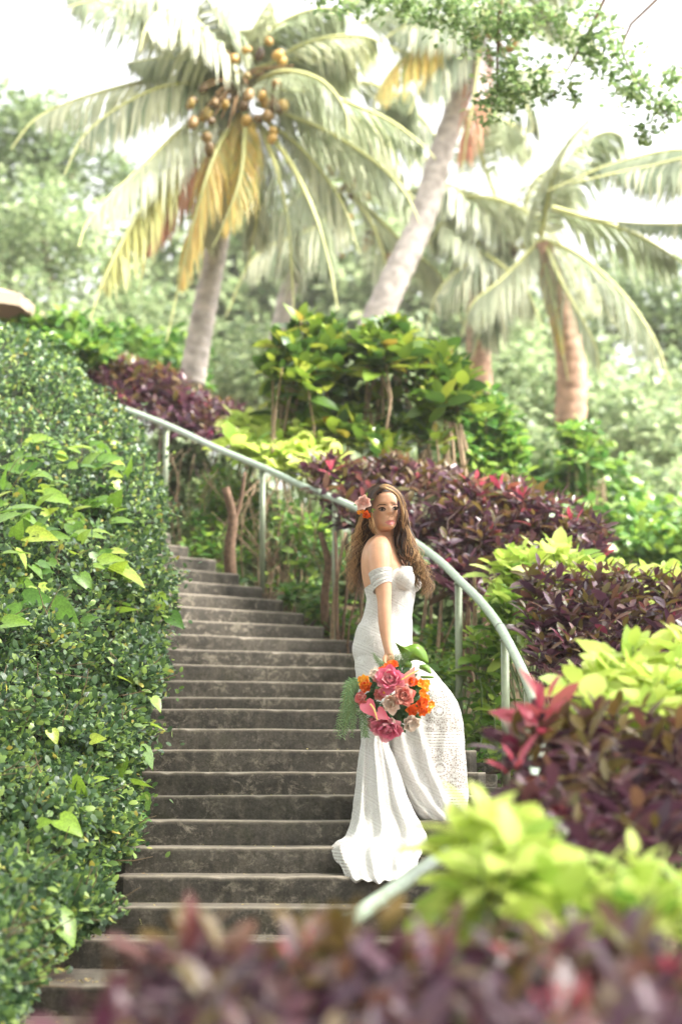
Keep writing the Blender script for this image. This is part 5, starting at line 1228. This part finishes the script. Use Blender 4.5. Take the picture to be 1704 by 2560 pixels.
for (x, y, r, m, lay, Y, nm, cm) in [
    (625, 430, 29, 'pink', PEO, 9.66, 'peony', None), (745, 572, 26, 'salmon', RAN, 9.64, 'garden_rose', None), (635, 640, 23, 'cream', RAN, 9.65, 'garden_rose', None), (820, 445, 13, 'orange', RAN, 9.66, 'ranunculus', None),
    (815, 692, 14, 'orange', RAN, 9.66, 'ranunculus', None), (905, 632, 15, 'orange', RAN, 9.67, 'ranunculus', None), (905, 698, 14, 'orange', RAN, 9.66, 'ranunculus', None),
    (890, 465, 12, 'amber', FIVE, 9.69, 'orchid', 'heartc'), (930, 500, 12, 'amber', FIVE, 9.70, 'orchid', 'heartc'), (900, 545, 12, 'amber', FIVE, 9.69, 'orchid', 'heartc'), (935, 590, 12, 'amber', FIVE, 9.70, 'orchid', 'heartc'), (985, 645, 11, 'amber', FIVE, 9.71, 'orchid', 'heartc'), (960, 690, 9, 'amber', FIVE, 9.72, 'orchid', 'heartc'), (945, 455, 10, 'amber', FIVE, 9.72, 'orchid', 'heartc'),
    (405, 440, 15, 'amber', FIVE, 9.70, 'orchid', 'heartc'), (410, 485, 13, 'orange', PEO, 9.70, 'tulip', None), (365, 425, 9, 'amber', FIVE, 9.72, 'orchid', 'heartc'), (650, 292, 11, 'orange', PEO, 9.72, 'tulip', None), (590, 300, 7, 'orange', FIVE, 9.74, 'orchid', None), (552, 350, 12, 'orange', RAN, 9.72, 'ranunculus', None), (520, 415, 12, 'coral', PEO, 9.71, 'peony', None),
    (490, 375, 13, 'white', PEO, 9.72, 'sweet_pea', None), (365, 590, 14, 'coral', PEO, 9.71, 'sweet_pea', None), (535, 560, 15, 'salmon', RAN, 9.72, 'garden_rose', None), (600, 850, 30, 'pink', PEO, 9.72, 'peony', None), (690, 870, 16, 'pink', FIVE, 9.72, 'peony', None), (500, 810, 18, 'pink', PEO, 9.73, 'peony', None),
    (810, 808, 19, 'white', PEO, 9.74, 'sweet_pea', 'heartc'), (640, 785, 10, 'white', FIVE, 9.68, 'sweet_pea', None), (745, 430, 12, 'blush', PEO, 9.69, 'sweet_pea', None), (570, 540, 14, 'pink', FIVE, 9.69, 'peony', 'heartc'), (400, 640, 12, 'coral', FIVE, 9.71, 'sweet_pea', None)]:
    px, py = bx(x, y); c = P(px, py, Y); fc = (c - BC) + Vector((rng.normal(0, .015), -.10, .02))
    flower(bq, c, fc, r * 1.2 * Y / FPX, FM[m], lay, nm, M[cm] if cm else None)
hp, hf = heart_proto()
for (x, y, ang, s, mm, Y, sp) in [(445, 690, -55, .088, 'anth', 9.66, [(445, 640), (480, 690), (510, 790)]), (555, 740, -35, .07, 'anth', 9.65, None), (800, 395, 70, .085, 'anth2', 9.66, [(720, 430), (800, 380), (885, 335)])]:
    px, py = bx(x, y); a = R(ang); d = Vector((math.cos(a), -.15, math.sin(a))).normalized(); q = P(px, py, Y) - d * s * .4
    an = link('anthurium', None, None, bq)
    V = hp * s; Rm = frames(np.array([tuple(d)]), np.array([(-.3, -1, .25)]))[0]
    me = fast_mesh('spathe', V @ Rm.T + np.array(q), hf); link('spathe', me, M[mm], an)
    if sp:
        mb = MB(); mb.tube(spline([P(*bx(*z), Y - .035) for z in sp], 12), np.linspace(.0045, .003, 12), 8); mb.build('spadix', M['spadix'], an)
# split-leaf: two big glossy leaves
def big_leaf(outl, Y, curve=.03):
    o2 = spline(outl + [outl[0]], len(outl) * 5)[:-1]; c = np.mean(o2, 0); n = len(o2); V = [tuple(P(*bx(*c), Y - curve))]
    for f in (.5, 1): V += [tuple(P(*bx(c[0] + (q[0] - c[0]) * f, c[1] + (q[1] - c[1]) * f), Y - curve * (1 - f * f) + .0001 * (q[1] - c[1]) * f)) for q in o2]
    mb = MB(); mb.add(V, [(0, 1 + (k + 1) % n, 1 + k) for k in range(n)] + [(1 + k, 1 + (k + 1) % n, 1 + n + (k + 1) % n, 1 + n + k) for k in range(n)])
    o = mb.build('leaf', M['monstera'], bq); s_ = o.modifiers.new('s', 'SOLIDIFY'); s_.thickness = .0012
big_leaf([(668, 92), (710, 118), (760, 130), (810, 112), (870, 108), (925, 150), (955, 210), (962, 278), (900, 262), (850, 250), (800, 262), (745, 250), (715, 190)], 9.78)
big_leaf([(720, 250), (790, 245), (820, 290), (800, 330), (740, 330), (715, 290)], 9.79)
big_leaf([(890, 290), (940, 288), (975, 310), (990, 372), (930, 350), (880, 325)], 9.79)
big_leaf([(895, 392), (950, 392), (1012, 396), (1005, 412), (940, 415), (900, 408)], 9.79, .004)
# filler leaves inside
k = 330; d = rng.normal(0, 1, (k, 3)); d[:, 1] = -np.abs(d[:, 1]) * .5; d /= np.linalg.norm(d, axis=1, keepdims=True)
pos = np.array(BC) + d * np.array([.125, .08, .13]) * rng.uniform(.5, .95, (k, 1)) + np.array([-.005, 0, -.012])
joined('filler_leaves', LANCE, pos, d + rng.normal(0, .4, (k, 3)), rng.normal(0, .4, (k, 3)) + np.array([0, -1, .3]), rng.uniform(.04, .078, k), M['dkleaf'], bq)
# trailing fern sprays, left side
def spray(pts, ll, n=26, r=.0016, nm='fern_spray'):
    c = spline([tuple(P(*bx(x, y), Y)) for x, y, Y in pts], n); pos, D, U, S = [], [], [], []
    for i in range(2, n):
        tg = Vector(c[i] - c[i - 1]).normalized(); side = tg.cross(Vector((0, -1, 0))).normalized()
        for sg in (-1, 1):
            pos.append(c[i]); D.append(tg * .8 + side * sg + Vector(rng.normal(0, .15, 3))); U.append(Vector((0, -1, .2))); S.append(ll * rng.uniform(.7, 1.1) * (1 - .4 * i / n))
    f = link(nm, None, None, bq); joined('leaflets', leaf_proto(.16, .1, .15, (0, .8, 1, .7, 0)), np.array(pos), np.array(D), np.array(U), np.array(S), M['fern'], f)
    mb = MB(); mb.tube(c, r, 5); mb.build('stem', M['green_stem'], f)
for q in range(11):
    o_ = rng.normal(0, 14); spray([(390 + o_, 430 + rng.normal(0, 20), 9.76), (270 + o_ * .8, 480 + q * 8, 9.74), (225 + 9 * q + o_, 680, 9.73), (175 + 12 * q + o_, 880 + rng.normal(0, 60), 9.73)], .036, 30)
for q in range(4): spray([(380, 560, 9.74), (360 + 14 * q, 680, 9.71), (370 + 16 * q, 800, 9.71), (385 + 12 * q, 930, 9.71)], .032, 26)
for q in range(3): spray([(590, 300, 9.78), (540 - 10 * q, 260 + 10 * q, 9.80), (470 + 10 * q, 190 + 22 * q, 9.81)], .02, 16)
for q in range(6): spray([(700, 330, 9.78), (700 + 18 * q - 40, 270, 9.76), (690 + 34 * q - 60, 215 - 6 * q, 9.75)], .026, 14)
mb = MB()
for k in range(12):
    a = P(972 + rng.normal(0, 2.5), 1652, 9.905); b = BC + Vector((rng.normal(0, .06), rng.normal(0, .03), rng.normal(.01, .03))); mb.tube([a + Vector((0, 0, .03)), a, b], [.0025, .0025, .002], 5)
mb.build('stems', M['green_stem'], bq, 'stuff')

# flowers worn in the hair
hfw = thing('hair_flower', 'blush rose with small orange and yellow blooms pinned above her right ear', 'flower')
def hx(x, y): return 880 + x / 7.467, 1200 + y / 7.467
flower(hfw, P(*hx(208, 425), 9.965), (-.35, -1, .25), .042, FM['blush'], [(4, .35, 5), (5, .5, 20), (6, .7, 40), (7, .9, 60), (7, 1.0, 82)], 'rose')
flower(hfw, P(*hx(262, 640), 9.985), (-.1, -1, -.4), .024, FM['orange'], RAN, 'ranunculus')
flower(hfw, P(*hx(130, 600), 9.99), (-.5, -1, -.3), .015, FM['amber'], FIVE, 'blossom', M['heartc'])
flower(hfw, P(*hx(200, 590), 9.985), (-.3, -1, -.3), .014, FM['amber'], FIVE, 'blossom', M['heartc'])
pp = [tuple(P(*hx(x, y), 9.985)) for x, y in ((265, 330), (350, 540), (340, 560), (330, 380), (90, 470), (270, 300))]; k = len(pp)
singles('leaf', LANCE, np.array(pp), np.array([(.1, -.3, 1), (.9, -.3, -.2), (.6, -.3, -.5), (.8, -.3, .3), (-.9, -.2, .1), (.3, -.3, .9)]), np.array([(0, -1, .2)] * k), np.array([.026, .024, .022, .022, .02, .022]), M['green'], hfw)
